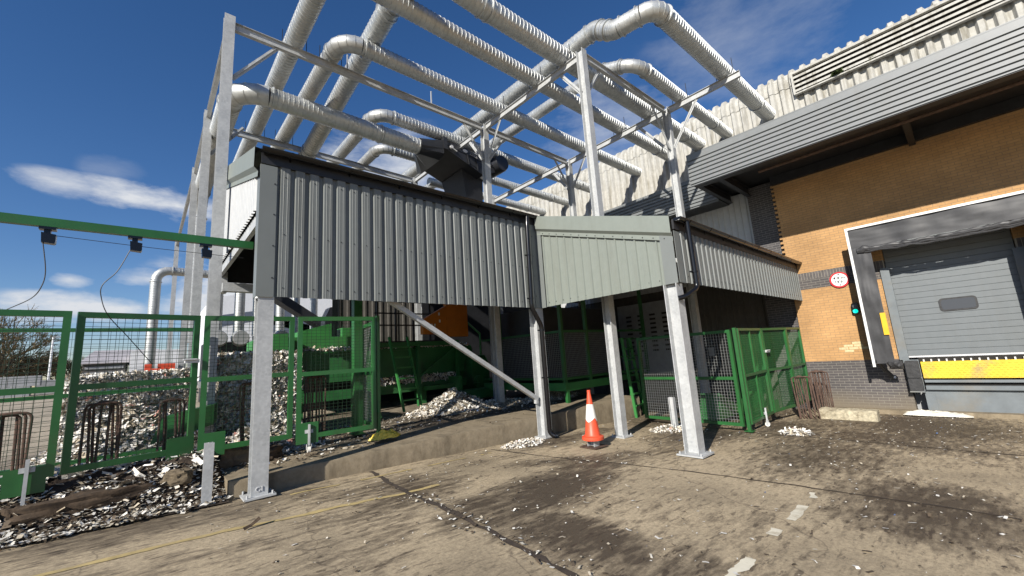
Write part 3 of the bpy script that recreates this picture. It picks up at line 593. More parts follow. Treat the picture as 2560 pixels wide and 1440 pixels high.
mb = MB(); mb.box(15.09, XW, 1.045, 1.33, .03, .062); mb.box(15.25, XW-.004, 1.05, 1.35, .04, .86); mb.build('bumper_plate', M['pit'], bu)

sh = thing('dock_shelter', (14.5, .12, .7), 'black dock shelter with white edged frame and drooping curtains round the door', 'dock shelter')
XS = 14.5; SY0, SY1 = -1.62, 1.88
mb = MB()
mb.box(XS-.02, XS+.04, SY1-.05, SY1+.005, .74, 4.5); mb.box(XS-.02, XS+.04, SY0, SY1+.005, 4.5, 4.56); mb.box(XS-.02, XS+.04, SY0-.005, SY0+.05, .74, 4.5); mb.build('white_edging', M['white'], sh)
def drape(x, y0, y1, z0, z1, amp, seed, bend=0.):
    mb = MB(); ny, nz_ = 26, 26; vs = []
    for j in range(nz_+1):
        for i in range(ny+1):
            y = y0+(y1-y0)*i/ny; z = z0+(z1-z0)*j/nz_; vs.append((x+.03+amp*fbm(y*1.6+seed, z*1.3, seed)+bend*((i/ny)**2), y, z))
    n = ny+1; mb.add(vs, [(j*n+i, j*n+i+1, (j+1)*n+i+1, (j+1)*n+i) for j in range(nz_) for i in range(ny)]); return mb
drape(XS, SY0+.05, SY1-.05, 3.95, 4.5, .035, 3.).build('top_curtain', M['curtain'], sh, True)
drape(XS, 1.44, SY1-.05, .82, 3.97, .03, 7.).build('side_curtain', M['curtain'], sh, True)
drape(XS, SY0+.05, -1.2, .82, 3.97, .03, 9.).build('side_curtain', M['curtain'], sh, True)
mb = MB(); mb.prism([(XS+.04, SY1-.03, .95), (XS+.04, SY1-.03, 4.5), (XW-.01, SY1-.03, 4.15), (XW-.01, SY1-.03, .95)], (0, .02, 0)); mb.prism([(XS+.04, SY0+.01, .95), (XS+.04, SY0+.01, 4.5), (XW-.01, SY0+.01, 4.15), (XW-.01, SY0+.01, .95)], (0, .02, 0)); mb.prism([(XS+.03, SY0, 4.49), (XS+.03, SY0, 4.51), (XW-.01, SY0, 4.2), (XW-.01, SY0, 4.18)], (0, SY1-SY0, 0)); mb.build('hood', M['dark'], sh)
mb = MB(); P = []; rr = []
for i in range(60):
    t = i/59; y = 1.72-t*3.3; P.append((XS+.04+.03*fbm(y*3, 1.), y, 3.93-.05*math.sin(t*3.1)+.03*fbm(y*4, 2.)-(.05 if i < 3 else 0))); rr.append(.055+.03*fbm(y*6, 5.)+(.025 if i < 5 else 0))
mb.tube(P, rr, 9)
for q in range(3):
    P = [(XS+.01+.03*fbm(1.6-i*.06, q*3.), 1.62-i*.056, 3.90-.035*q-.05*math.sin(i/55*3.1)+.03*fbm(i*.2, q*7.)) for i in range(56)]; mb.tube(P, .022, 6)
mb.build('gathered_curtain', M['curtain'], sh, True)
mb = MB()
for q in range(7):
    P = [(XS+.05+.12*k/6+.03*fbm(q, k*.5), 1.56-.03*q+.03*fbm(k*.7, q)-.04*k/6, .86-.19*k/6+.02*fbm(q*2., k)) for k in range(7)]; mb.tube(P, [.045, .06, .065, .06, .055, .045, .02], 7)
mb.build('bunched_curtain_end', M['curtain'], sh, True)
mb = MB(); mb.bar((XS+.03, 1.82, .9), (XW-.1, 1.62, .42), .05, .09); mb.build('stay_bracket', M['dark'], sh)
mb = MB(); mb.box(XW-.11, XW-.02, 1.56, 1.66, .38, .44); mb.build('bracket_foot', M['alu'], sh)
mb = MB(); mb.box(XS-.012, XS+.03, 1.42, 1.53, 1.56, 2.14); mb.build('yellow_marker', M['yellow'], sh)

def text(body, size, mat, parent, org, xdir, thick=.002, align='CENTER'):
    cu = bpy.data.curves.new('lettering', 'FONT'); cu.body = body; cu.size = size; cu.align_x = align; cu.align_y = 'CENTER'; cu.extrude = thick; cu.offset = size*.012
    o = bpy.data.objects.new('tmp', cu); C.objects.link(o)
    me = bpy.data.meshes.new_from_object(o.evaluated_get(bpy.context.evaluated_depsgraph_get())); bpy.data.objects.remove(o); bpy.data.curves.remove(cu)
    x = Vector(xdir); y = Vector((0, 0, 1)); z = x.cross(y); mt = Matrix((x, y, z)).transposed().to_4x4(); mt.translation = Vector(org)-ORIGIN[parent.name]
    me.transform(mt); me.materials.clear(); me.materials.append(mat)
    t = bpy.data.objects.new('lettering', me); C.objects.link(t); t.parent = parent; return t
SC = V(XW, 2.34, 3.255)
sg = thing('height_sign', SC, 'round red and white height limit sign reading 4.4 m on the brick wall', 'sign')
def disc(mb, c, r, x0, x1, n=40): mb.tube([(x0, c.y, c.z), (x1, c.y, c.z)], r, n)
mb = MB(); disc(mb, SC, .235, XW-.045, XW-.006); mb.build('red_rim', M['red'], sg)
mb = MB(); disc(mb, SC, .19, XW-.05, XW-.0455); mb.build('white_face', M['signwhite'], sg)
text('4.4 m', .125, M['ink'], sg, (XW-.0535, SC.y, SC.z+.055), (0, -1, 0)); text('14\u20326\u2033', .115, M['ink'], sg, (XW-.0535, SC.y, SC.z-.06), (0, -1, 0))
mb = MB()
for s in (1, -1): mb.prism([(XW-.0515, SC.y-.028, SC.z+s*.172), (XW-.0515, SC.y+.028, SC.z+s*.172), (XW-.0515, SC.y, SC.z+s*.127)][::s], (.001, 0, 0))
mb.build('arrow_marks', M['ink'], sg)
tl = thing('signal_light', (XW, 2.1, 2.35), 'small black two lamp dock signal with its green lamp lit', 'traffic light')
mb = MB(); mb.prism(rrect(XW-.1, 2.03, 2.19, 2.2, 2.52, .05), (.096, 0, 0)); mb.build('housing', M['black'], tl)
mb = MB(); disc(mb, V(0, 2.11, 2.285), .058, XW-.115, XW-.101, 20); mb.build('green_lamp', M['lamp'], tl)
mb = MB(); disc(mb, V(0, 2.11, 2.435), .058, XW-.11, XW-.101, 20); mb.build('unlit_lamp', M['glass'], tl)
mb = MB()
for zc in (2.285, 2.435):
    vs = []
    for k in range(13):
        a = rad(180*k/12); vs += [(XW-.1, 2.11+.066*math.cos(a), zc+.066*math.sin(a)), (XW-.16, 2.11+.066*math.cos(a), zc+.066*math.sin(a))]
    mb.add(vs, [(2*k, 2*k+1, 2*k+3, 2*k+2) for k in range(12)])
mb.build('hood', M['black'], tl)
cb = thing('kerb_block', (13.4, 2.4, gz(13.4)), 'broken pale concrete block lying by the foot of the brick wall', 'concrete block')
mb = MB(); K = frange(1.84, 3.0, .045); vs = []
for y in K:
    e = lambda q: .022*fbm(y*5, q*3.); vs += [(13.25+e(1), y, gz(13.3)-.03), (13.25+e(2)*1.5, y, gz(13.3)+.2+e(3)), (13.29+e(4), y, gz(13.3)+.235+e(5)), (13.66+e(6), y, gz(13.3)+.24+e(7)), (13.68+e(8), y, gz(13.3)-.03)]
nk = len(K); mb.add(vs, [(i*5+k, i*5+k+1, i*5+6+k, i*5+5+k) for i in range(nk-1) for k in range(4)]+[tuple(range(5))[::-1], tuple(range((nk-1)*5, nk*5))]); mb.build('block_body', M['block'], cb, True)
sk = thing('white_sack', (15., 1., gz(15)), 'crumpled empty white woven sack lying under the dock leveller', 'sack')
mb = MB(); nx, ny = 18, 44; vs = []
for j in range(ny+1):
    for i in range(nx+1):
        u, v = i/nx*2-1, j/ny*2-1; y = .92-v*.62; wdt = .2*(1-.35*abs(v)**3)*(1+.15*fbm(v*3, 2.)); x = 14.93+u*wdt+.03*fbm(v*2, 4.)
        h = .13*(1-u*u)**.7*(1-abs(v)**5)*(1-.45*(v+1)/2)
        vs.append((x, y, gz(x)+.02+h*(1+.35*fbm(u*2, v*5))+.012*abs(fbm(u*5, v*9))))
n = nx+1; mb.add(vs, [(j*n+i, j*n+i+1, (j+1)*n+i+1, (j+1)*n+i) for j in range(ny) for i in range(nx)]); mb.build('cloth', M['sack'], sk, True)

# ------------------------------------------------------------ lean-to shed
SX0, SX1, SY, SY3, SB = 1.17, 7.19, 6.9, 3.38, 2.765
def roof_z(y): return 3.985+.3085*(y-3.3)
sd = thing('canopy_shed', (4, 7, .25), 'grey ribbed metal lean-to shed on galvanised posts with stepped front', 'shed')
RIB = [(0, 0), (.055, 0), (.076, .042), (.112, .042), (.115, .0445), (.119, .0445), (.122, .042), (.168, .042), (.171, .0445), (.175, .0445), (.178, .042), (.207, .042), (.218, 0), (.218, 0)]
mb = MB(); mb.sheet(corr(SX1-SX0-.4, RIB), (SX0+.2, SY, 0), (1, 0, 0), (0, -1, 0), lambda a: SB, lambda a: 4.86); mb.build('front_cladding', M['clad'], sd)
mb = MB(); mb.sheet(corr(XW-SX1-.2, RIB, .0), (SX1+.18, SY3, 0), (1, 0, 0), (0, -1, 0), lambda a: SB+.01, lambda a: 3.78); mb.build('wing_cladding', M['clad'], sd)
RIB2 = [(0, 0), (.04, 0), (.052, .03), (.07, .03), (.085, 0), (.13, 0), (.134, .004), (.142, .004), (.146, 0), (.18, 0), (.184, .004), (.19, .004), (.194, 0), (.225, 0)]
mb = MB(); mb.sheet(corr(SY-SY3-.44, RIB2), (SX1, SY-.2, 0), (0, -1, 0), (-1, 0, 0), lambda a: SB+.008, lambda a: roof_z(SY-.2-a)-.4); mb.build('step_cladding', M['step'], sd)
mb = MB(); mb.sheet(corr(4.8, [(0, 0), (.045, 0), (.065, .035), (.11, .035), (.13, 0), (.15, 0)]), (SX0, 7.1, 0), (0, 1, 0), (-1, 0, 0), lambda a: 4.17, lambda a: roof_z(7.1+a)-.4); mb.build('end_cladding', M['endclad'], sd)
mb = MB()    # corner trims
mb.box(SX0-.012, SX0+.22, SY-.012-.036, SY-.04, SB-.01, 4.84); mb.box(SX0-.014, SX0-.004, SY-.046, SY+.16, SB-.01, 4.84); mb.build('corner_flashing', M['flash'], sd); mb = MB()
mb.box(SX1-.22, SX1+.012, SY-.05, SY-.042, SB-.012, 4.86); mb.box(SX1-.048, SX1-.038, SY-.22, SY-.044, SB-.008, 4.75); mb.build('corner_flashing', M['flash'], sd); mb = MB()
mb.box(SX1-.05, SX1-.04, SY3-.012, SY3+.24, SB, roof_z(SY3)-.28); mb.box(SX1-.05, SX1+.17, SY3-.05, SY3-.042, SB, 3.74)
mb.build('corner_flashing', M['flash'], sd)
def verge(x, y0, y1, s):
    mb = MB()
    def P(dx, dz): return [(x+s*dx, y0, roof_z(y0)+dz), (x+s*dx, y1, roof_z(y1)+dz)]
    secs = [P(-.06, .0), P(.1, .02), P(.105, -.31), P(.045, -.37), P(.05, -.46)]
    for a, b in zip(secs, secs[1:]): mb.quad(a[0], a[1], b[1], b[0])
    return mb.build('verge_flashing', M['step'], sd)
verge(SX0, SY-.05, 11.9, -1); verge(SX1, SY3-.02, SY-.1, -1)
mb = MB()    # roof sheets: shed, wing
def roofp(x0, x1, y0, y1):
    pr = corr(x1-x0, [(0, 0), (.25, 0), (.27, .03), (.31, .03), (.333, 0)]); n = len(pr); vs = []
    for y in (y0, y1):
        for a, h in pr: vs.append((x0+a, y, roof_z(y)-.02+h))
    for y in (y0, y1):
        for a, h in pr: vs.append((x0+a, y, roof_z(y)-.05+h))
    mb.add(vs, [(i, i+1, n+i+1, n+i) for i in range(n-1)]+[(2*n+i+1, 2*n+i, 3*n+i, 3*n+i+1) for i in range(n-1)])
roofp(SX0-.05, SX1, SY-.04, 11.9); roofp(SX1, XW-.02, SY3-.04, 11.9)
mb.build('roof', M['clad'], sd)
mb = MB(); y0 = 11.9
mb.box(SX0, XW, 11.86, 11.9, 3.9, roof_z(11.9)-.1); mb.box(8.6, XW, 11.86+3.3, 15.2, .2, 5.); mb.build('rear_cladding', M['dark'], sd); mb = MB(); mb.sheet(corr(3.6, [(0, 0), (.2, 0), (.22, .03), (.3, .03), (.32, 0)]), (5.0, 15.3, 0), (1, 0, 0), (0, -1, 0), lambda a: .2, lambda a: 5.); mb.build('rear_sheeting', M['shadecl'], sd)  # lower dark wall added to shut light out; sheeting coloured as shaded
bw0 = thing('added_dark_sheet', (5.5, 15.1, .2), 'added dark sheet that blacks out the gap behind the baling press', 'screen'); mb = MB(); mb.box(2.9, 8.55, 15.05, 15.1, .2, 2.0); mb.build('sheet', M['dark'], bw0)  # added sheet, keeps the space behind the press dark
mb = MB(); mb.box(SX0+.03, SX0+.1, 7.1, 11.8, 3.98, 4.16); mb.box(SX0+.02, SX0+.2, 11.6, 11.84, 3.6, 4.1); mb.box(SX0+.1, SX1+.1, SY+.05, SY+.12, SB+.1, SB+.3); mb.box(SX1+.05, XW, SY3+.05, SY3+.12, SB+.1, SB+.3); mb.box(SX0+.1, SX1, 11.5, 11.7, 3.62, 3.82)
for x in (2.5, 4.2, 5.9): mb.bar((x, 6.98, roof_z(7)-.2), (x, 11.8, roof_z(11.8)-.2), .1, .18)
for x in (8, 9.8, 11.6, 13.4): mb.bar((x, 3.5, roof_z(3.5)-.2), (x, 11.8, roof_z(11.8)-.2), .1, .18)
mb.bar((SX0+.12, 7.2, 5.), (SX0+.12, 11.4, 4.1), .06); mb.bar((1.4, 9.5, 5.5), (2.5, 8.2, 4.), .05); mb.build('rail', M['steel'], sd)
def gutter(x0, x1, y, z, name='gutter'):
    mb = MB(); n = 10; vs = []
    for x in (x0, x1):
        for rr in (.075, .068):
            for k in range(n+1):
                a = math.pi+math.pi*k/n; vs.append((x, y+rr*math.cos(a), z+rr*math.sin(a)))
    m_ = n+1; fs = []
    for k in range(n): fs += [(k, k+1, 2*m_+k+1, 2*m_+k), (m_+k+1, m_+k, 3*m_+k, 3*m_+k+1)]
    fs += [(0, 2*m_, 3*m_, m_), (m_-1, 2*m_-1, 4*m_-1, 3*m_-1)]
    mb.add(vs, fs); mb.box(x0, x0+.008, y-.07, y+.07, z-.045, z); mb.box(x1-.008, x1, y-.07, y+.07, z-.045, z)
    g = mb.build(name, M['black'], sd, True)
    mb = MB(); x = x0+.4
    while x < x1:
        vs = []
        for xx in (x, x+.03):
            for k in range(n+1): a = math.pi+math.pi*k/n; vs.append((xx, y+.082*math.cos(a), z+.082*math.sin(a)))
        mb.add(vs, [(k, k+1, m_+k+1, m_+k) for k in range(n)]); mb.box(x, x+.03, y+.08, y+.12, z-.1, z+.005); x += .95
    mb.build('gutter_bracket', M['black'], g); return g
gutter(SX0-.02, SX1+.02, SY-.135, 5.07); gutter(SX1-.02, XW+.3, SY3-.135, 3.975)
mb = MB(); mb.box(SX0-.005, SX1, SY-.05, SY-.01, 4.86, 5.06); mb.box(SX1, XW, SY3-.05, SY3-.01, 3.78, 3.97); mb.build('eaves_shadow_trim', M['dark'], sd)  # trim coloured near-black to stand for the gutter's shadow
def bendpipe(pts, r, name='downpipe'):
    P = []
    pts = [Vector(p) for p in pts]
    for i, p in enumerate(pts):
        if 0 < i < len(pts)-1:
            a, b = (pts[i-1]-p).normalized(), (pts[i+1]-p).normalized()
            for k in range(6): t = k/5; P.append(p+a*.09*(1-t)**2+b*.09*t*t)
        else: P.append(p)
    mb = MB(); mb.tube(P, r, 14); return mb, P
mb, P = bendpipe([(6.78, 6.74, 4.99), (6.75, 6.73, 4.8), (6.7, 6.73, 2.75), (6.97, 6.73, 2.32), (6.99, 6.74, gz(7)+.12), (7.05, 6.64, gz(7)+.07)], .055); dp = mb.build('downpipe', M['black'], sd, True)
for z, x in ((4.0, 6.73), (2.95, 6.705), (2.2, 6.97), (1.1, 6.985)): mb = MB(); mb.tube([(x, 6.735, z), (x, 6.735, z+.03)], .066, 12); mb.box(x-.09, x+.09, 6.76, 6.78, z, z+.03); mb.build('pipe_clip', M['black'], dp)
mb, P = bendpipe([(7.46, 3.2, 3.92), (7.47, 3.2, 3.75), (7.5, 3.2, 2.66), (7.2, 3.3, 2.5), (7.12, 3.4, 2.48)], .045); dp = mb.build('downpipe', M['black'], sd, True)
mb = MB(); mb.tube([(7.49, 3.2, 2.95), (7.49, 3.2, 2.98)], .057, 12); mb.box(7.4, 7.58, 3.22, 3.25, 2.95, 2.98); mb.build('pipe_clip', M['black'], dp)
def post(x, y, ztop, z0, w=.2, d=.2, parent=sd, name='post', plate=.36):
    mb = MB(); mb.hsec((x, y, z0+.02), (x, y, ztop), w, d, .014, .012, (1, 0, 0)); p = mb.build(name, M['steel'], parent)
    mb = MB(); mb.box(x-plate/2, x+plate/2, y-plate/2, y+plate/2, z0+.003, z0+.028)
    for i in (-1, 1):
        for j in (-1, 1): mb.tube([(x+i*plate*.4, y+j*plate*.4, z0+.02), (x+i*plate*.4, y+j*plate*.4, z0+.07)], .014, 6)
    mb.build('base_plate', M['steel'], p); return p
p1 = post(1.3, 6.98, SB, gz(1.3)+.01, .21, .21, plate=.38); text('C1', .085, M['alu'], sd, (1.3, 6.871, .07), (1, 0, 0), .006)
post(7.1, 7.0, SB, gz(7.09)+.01, .24, .24, plate=.42); post(7.24, 3.53, SB, gz(7.2)+.02, .25, .25, plate=.46)
post(8.96, 10.93, 5.9, .25); post(11.3, 7.6, 5., -.4) if False else None
mb = MB(); mb.bar((3.3, 7.08, SB+.08), (7.0, 7.08, .62), .09); b = mb.build('knee_brace', M['steel'], sd)
mb = MB(); mb.box(6.93, 7.0, 7.04, 7.12, .52, .7); mb.build('gusset', M['steel'], b)
mb = MB()
for z in (3.05, 3.55, 4.05, 4.55):
    mb.tube([(SX0+.19, SY-.055, z), (SX0+.19, SY-.047, z)], .012, 6); mb.tube([(SX1-.19, SY-.06, z), (SX1-.19, SY-.05, z)], .01, 6)
for k in range(15): y = SY-.3-k*.22; mb.tube([(SX1-.012, y, SB+.1), (SX1-.002, y, SB+.1)], .011, 6); mb.tube([(SX1-.062, y, roof_z(y)-.42), (SX1-.052, y, roof_z(y)-.42)], .01, 6)
for k in range(26):
    for z in (SB+.14, 3.75, 4.7): mb.tube([(SX0+.2+k*.218+.14, SY-.05, z), (SX0+.2+k*.218+.14, SY-.042, z)], .009, 6)
for k in range(36):
    for z in (SB+.14, 3.6): mb.tube([(SX1+.18+k*.218+.14, SY3-.05, z), (SX1+.18+k*.218+.14, SY3-.042, z)], .009, 6)
mb.build('fixing_screws', M['dark'], sd)

# ------------------------------------------------------------ steel frame carrying the ducts
fr = thing('duct_gantry', (8.12, 5.6, -.29), 'tall galvanised steel gantry of columns and beams carrying the ducts', 'gantry')
ZB = 9.44
cols = [(8.12, 5.6, gz(8.1), ZB+.06), (.95, 9.82, .25, ZB+.1), (8.12, 9.8, .25, ZB), (12.45, 5.5, gz(12.4), ZB), (12.5, 9.8, -.4, ZB), (.97, 14.0, .25, ZB), (1.0, 18.4, .45, ZB), (1.0, 29.5, .9, ZB), (8.15, 14.7, .3, ZB), (12.5, 14.7, .25, ZB)]
for i, (x, y, z0, z1) in enumerate(cols): post(x, y, z1, z0, .2, .2, fr, 'column')
def beam(a, b, w=.1, d=.2): mb = MB(); t = (Vector(b)-Vector(a)).normalized(); mb.hsec(a, b, w, d, .012, .009, (-t.y, t.x, 0)); return mb.build('beam', M['steel'], fr)
zb = ZB-.1
beam((1.06, 9.82, zb), (8.02, 9.8, zb)); beam((8.22, 9.8, zb), (12.4, 9.8, zb)); beam((8.22, 5.57, zb), (12.35, 5.5, zb))
beam((8.12, 5.71, zb), (8.12, 9.69, zb)); beam((8.12, 9.91, zb), (8.15, 14.6, zb)); beam((12.45, 3.2, zb), (12.45, 5.4, zb)); beam((12.46, 5.61, zb), (12.5, 9.69, zb)); beam((12.5, 9.91, zb), (12.5, 14.6, zb)); beam((12.5, 14.8, zb), (12.55, 18, zb))
beam((.95, 9.93, zb), (.97, 13.9, zb), .1, .26); beam((.97, 14.11, zb), (1., 18.3, zb), .1, .26); beam((1., 18.5, zb), (1., 29.4, zb), .1, .26); beam((1.08, 14.6, zb), (8.05, 14.7, zb)); beam((1.1, 18.4, zb), (8, 18.4, zb))
def brace(a, b): mb = MB(); mb.bar(a, b, .012, .1); mb.bar(Vector(a)+V(0, 0, .0), b, .06, .012); return mb.build('brace', M['steel'], fr)
def knee(x, y, dirs, l=.85):
    for dx, dy in dirs: brace((x+dx*.1, y+dy*.1, ZB-.2-l*1.25), (x+dx*l, y+dy*l, ZB-.2))
knee(8.12, 9.8, [(1, 0), (-1, 0), (0, 1), (0, -1)]); knee(12.45, 5.5, [(-1, 0), (0, -1), (0, 1)], 1.0); knee(12.5, 9.8, [(-1, 0), (0, -1), (0, 1)]); knee(8.12, 5.6, [(1, 0), (0, 1)], .75); knee(.95, 9.82, [(1, 0), (0, 1)], .95); knee(.97, 14., [(1, 0), (0, 1)], .9)
mb = MB()
for x, y in ((3.55, 9.82), (6.1, 9.82)): mb = MB(); mb.bar((x, y, ZB), (x, y, ZB+.45), .03); mb.build('hanger_rod', M['steel'], fr)

# ------------------------------------------------------------ ducts
DG = 'spiral ducts over the yard'
def spiral(a, b, r, n=20, pitch=.12):
    a, b = Vector(a), Vector(b); L = (b-a).length; k = max(1, int(L/pitch)); P = []; rr = []
    t = (b-a)/L
    for i in range(k):
        s0 = i*L/k; d = L/k
        for s, q in ((s0+d*.44, r), (s0+d*.475, r+.011), (s0+d*.525, r+.011), (s0+d*.56, r)): P.append(a+t*s); rr.append(q)
    P = [a]+P+[b]; rr = [r]+rr+[r]; mb = MB(); mb.tube(P, rr, n); return mb
def elbow_pts(c0, p, c1, bend, seg=5):
    a = (Vector(c0)-Vector(p)).normalized(); b = (Vector(c1)-Vector(p)).normalized(); p = Vector(p); half = math.acos(max(-1, min(1, a.dot(b))))/2; d = bend/math.tan(half)
    s, e = p+a*d, p+b*d; ctr = p+(a+b).normalized()*(bend/math.sin(half)); out = []
    u, v = s-ctr, e-ctr; ang = math.acos(max(-1, min(1, u.normalized().dot(v.normalized()))))
    for i in range(seg+1): t = i/seg; out.append(ctr+(u*math.sin((1-t)*ang)+v*math.sin(t*ang))/math.sin(ang))
    return out
def duct(label, pts, r, bend=None, flanges=True, tail=None):
    pts = [Vector(p) for p in pts]; bend = bend or r*2.4
    t = thing('spiral_duct', pts[0], label, 'duct', DG); cur = pts[0]
    def flange(p, ax):
        mb = MB(); mb._ring(p-ax*.012, p+ax*.012, ax, r, r+.035, 24); mb.build('flange', M['duct'], t)
    for i in range(1, len(pts)):
        if i < len(pts)-1:
            E = elbow_pts(pts[i-1], pts[i], pts[i+1], bend); end = E[0]
        else: end = pts[i]; E = None
        if (end-cur).length > .05: spiral(cur, end, r).build('straight_duct', M['duct'], t, True)
        ax = (end-cur).normalized()
        if i == len(pts)-1 and (end-cur).length > 3: flange(end-ax*1.35, ax)
        if E:
            flange(E[0]-ax*.08, ax); mb = MB(); P = []; rr = []
            for k, q in enumerate(E):
                P.append(q); rr.append(r)
            mb.tube(P, rr, 20, False)
            for k in range(1, len(E)-1): ax2 = (E[k+1]-E[k-1]).normalized(); mb._ring(E[k]-ax2*.006, E[k]+ax2*.006, ax2, r-.002, r+.008, 20)
            e = mb.build('elbow', M['duct'], t, True)
            cur = E[-1]; ax = (pts[i+1]-pts[i]).normalized(); flange(cur+ax*.08, ax)
    return t
duct('spiral duct crossing the middle column just left of the widest duct', [(2.27, 22, 3.4), (2.27, 22, 9.64), (2.27, 7.3, 9.64), (16.5, 7.3, 9.64)], .21)
duct('widest spiral duct, bent at the top edge of the photo', [(3.9, 22.2, 3.4), (3.9, 22.2, 9.1), (3.9, 14.46, 9.27), (3.9, 8.0, 10.15), (3.9, 6.3, 9.8), (5.4, 6.25, 9.69), (16.5, 6.1, 9.69)], .245, .42)
duct('spiral duct with the big bright arch, ending above the ribbed canopy', [(8.45, 17, 10.1), (8.45, 5.3, 10.1), (8.45, 4.75, 9.68), (8.6, 3.72, 9.66), (16.5, 3.55, 9.66)], .225, .38)
duct('slim spiral duct with the lower arch right of the middle column', [(9.9, 17, 10.1), (9.9, 6.2, 10.1), (9.95, 5.05, 9.64), (16.5, 5.0, 9.63)], .185, .45)
duct('spiral duct whose shiny elbow sits above the front left beam', [(3.125, 22.1, 3.4), (3.125, 22.1, 9.64), (3.125, 9.05, 9.64), (16.5, 8.97, 9.64)], .205)
duct('dark elbowed spiral duct passing behind the black fan', [(5.05, 20, 9.62), (5.05, 11.4, 9.62), (16.5, 11.36, 9.62)], .2)
duct('thin spiral duct with a low arch peeping over the shed gutter', [(6.0, 20, 9.6), (6.0, 13.3, 9.6), (16.5, 13.2, 9.6)], .18)
duct('farthest spiral duct, ending lowest against the upper cladding', [(9.0, 14.95, 9.62), (16.5, 14.95, 9.62)], .18)
duct('short smooth bend duct feeding the black fan, hung under the beams', [(1.28, 20, 3.), (1.28, 20, 8.85), (1.28, 11.3, 8.85), (6.45, 11.3, 8.82)], .26, .75)
duct('tall white galvanised duct with a top bend standing alone in the far yard', [(.18, 25, 2.2), (.18, 25, 6.8), (3, 25.3, 6.8)], .2, .5)
mb = MB()
for y, x in ((7.3, 8.12), (6.2, 8.12), (8.97, 8.12), (7.3, 12.46), (6.15, 12.46), (8.97, 12.5), (3.6, 12.45), (5.0, 12.45), (11.36, 8.13), (13.2, 8.14)):
    for s in (-1, 1): mb = MB(); mb.bar((x, y+s*.24, ZB), (x, y+s*.24, ZB+.52), .014); mb.build('clamp_rod', M['dark'], fr)
for x in (2.27, 3.125):
    for s in (-1, 1):
        for yy in (9.82, 14.6): mb = MB(); mb.bar((x+s*.27, yy, ZB), (x+s*.27, yy, ZB+.38), .014); mb.build('clamp_rod', M['dark'], fr)

# ------------------------------------------------------------ fan
fn = thing('extractor_fan', (8.3, 11.8, 7.4), 'black sheet metal extractor fan unit with drum motor above the shed roof', 'fan')
mb = MB(); mb.prism([(7.42, 11.2, 9.3), (7.5, 11.2, 9.04), (9.12, 11.2, 8.46), (9.72, 11.2, 8.75), (9.55, 11.2, 9.08), (8.1, 11.2, 9.36)], (0, 1.85, 0)); mb.box(7.36, 7.5, 11.12, 13.1, 8.98, 9.42); mb.bar((7.5, 11.19, 9.2), (9.6, 11.19, 8.92), .02, .02); mb.build('housing', M['fan'], fn)
mb = MB(); q = [(7.36, 11.14, 8.6), (7.36, 12.48, 8.6), (7.36, 12.48, 9.4), (7.36, 11.14, 9.4)]; k = 16; yc = 12.1; vs = []
for i in range(k):
    a = 6.2832*(i+.5)/k; c, s_ = math.cos(a), math.sin(a); mm = max(abs(c), abs(s_)); vs.append((7.37, yc+c/mm*.95, 9.05+s_/mm*.38)); vs.append((6.42, 11.3+c*.29, 8.82+s_*.29))
mb.add(vs, [(2*i, 2*((i+1) % k), 2*((i+1) % k)+1, 2*i+1) for i in range(k)]); mb.build('inlet_transition', M['fan'], fn)
mb = MB()
def frustum(mb, a, b, y0, y1, z0, c, d, y2, y3, z1): mb.add([(a, y0, z0), (b, y0, z0), (b, y1, z0), (a, y1, z0), (c, y2, z1), (d, y2, z1), (d, y3, z1), (c, y3, z1)], [(0,1,2,3), (7,6,5,4), (0,4,5,1), (1,5,6,2), (2,6,7,3), (3,7,4,0)])
mb.add([(8.43, 11.62, 8.74), (9.4, 11.62, 8.5), (9.4, 13.04, 8.5), (8.43, 13.04, 8.74), (8.72, 11.72, 7.2), (9.4, 11.72, 7.2), (9.4, 12.8, 7.2), (8.72, 12.8, 7.2)], [(0,1,2,3), (7,6,5,4), (0,4,5,1), (1,5,6,2), (2,6,7,3), (3,7,4,0)]); mb.box(8.7, 9.45, 11.7, 12.85, 6.2, 7.19); mb.build('hopper', M['fan'], fn)
mb = MB(); mb.bar((8.4, 11.6, 8.72), (9.4, 11.6, 8.46), .03, .05); mb.bar((8.4, 11.62, 8.72), (8.4, 13.05, 8.72), .03, .05); mb.build('hopper_flange', M['fan'], fn)
mb = MB(); mb.prism([(8.68, 11.66, 8.45), (8.66, 12.5, 8.45), (8.78, 12.4, 7.6), (8.8, 11.72, 7.6)], (-.05, 0, .01)); h = mb.build('hopper_cover', M['dark'], fn)
mb = MB(); mb.tube([(9.95, 11.0, 9.12), (9.95, 11.1, 9.12), (9.95, 11.75, 9.12)], [.3, .33, .33], 22); mb.box(9.6, 9.75, 11.3, 11.7, 8.6, 9.4); mb.build('drum_motor', M['fan'], fn, True)
mb = MB(); mb.prism([(8.4, 11.185, 9.04), (8.48, 11.185, 8.76), (8.82, 11.185, 8.66), (8.76, 11.185, 8.95)], (0, .014, 0)); h = mb.build('hatch', M['dark'], fn)
mb = MB(); mb.bar((8.38, 11.17, 9.1), (8.46, 11.17, 8.7), .03); mb.bar((8.79, 11.17, 9.0), (8.85, 11.17, 8.6), .03); mb.build('hatch_bar', M['dark'], h)
mb = MB(); mb.tube([(7.68, 11.19, 9.13), (7.68, 11.1, 9.13)], .06, 12); mb.bar((7.7, 11.12, 9.1), (7.9, 11.12, 9.02), .03); mb.build('drive_shaft_cap', M['alu'], fn)
mb = MB(); vs = [(8.32+.11*math.cos(6.283*k/20), 11.194, 9.2+.06*math.sin(6.283*k/20)) for k in range(20)]; mb.prism(vs, (0, .004, 0))
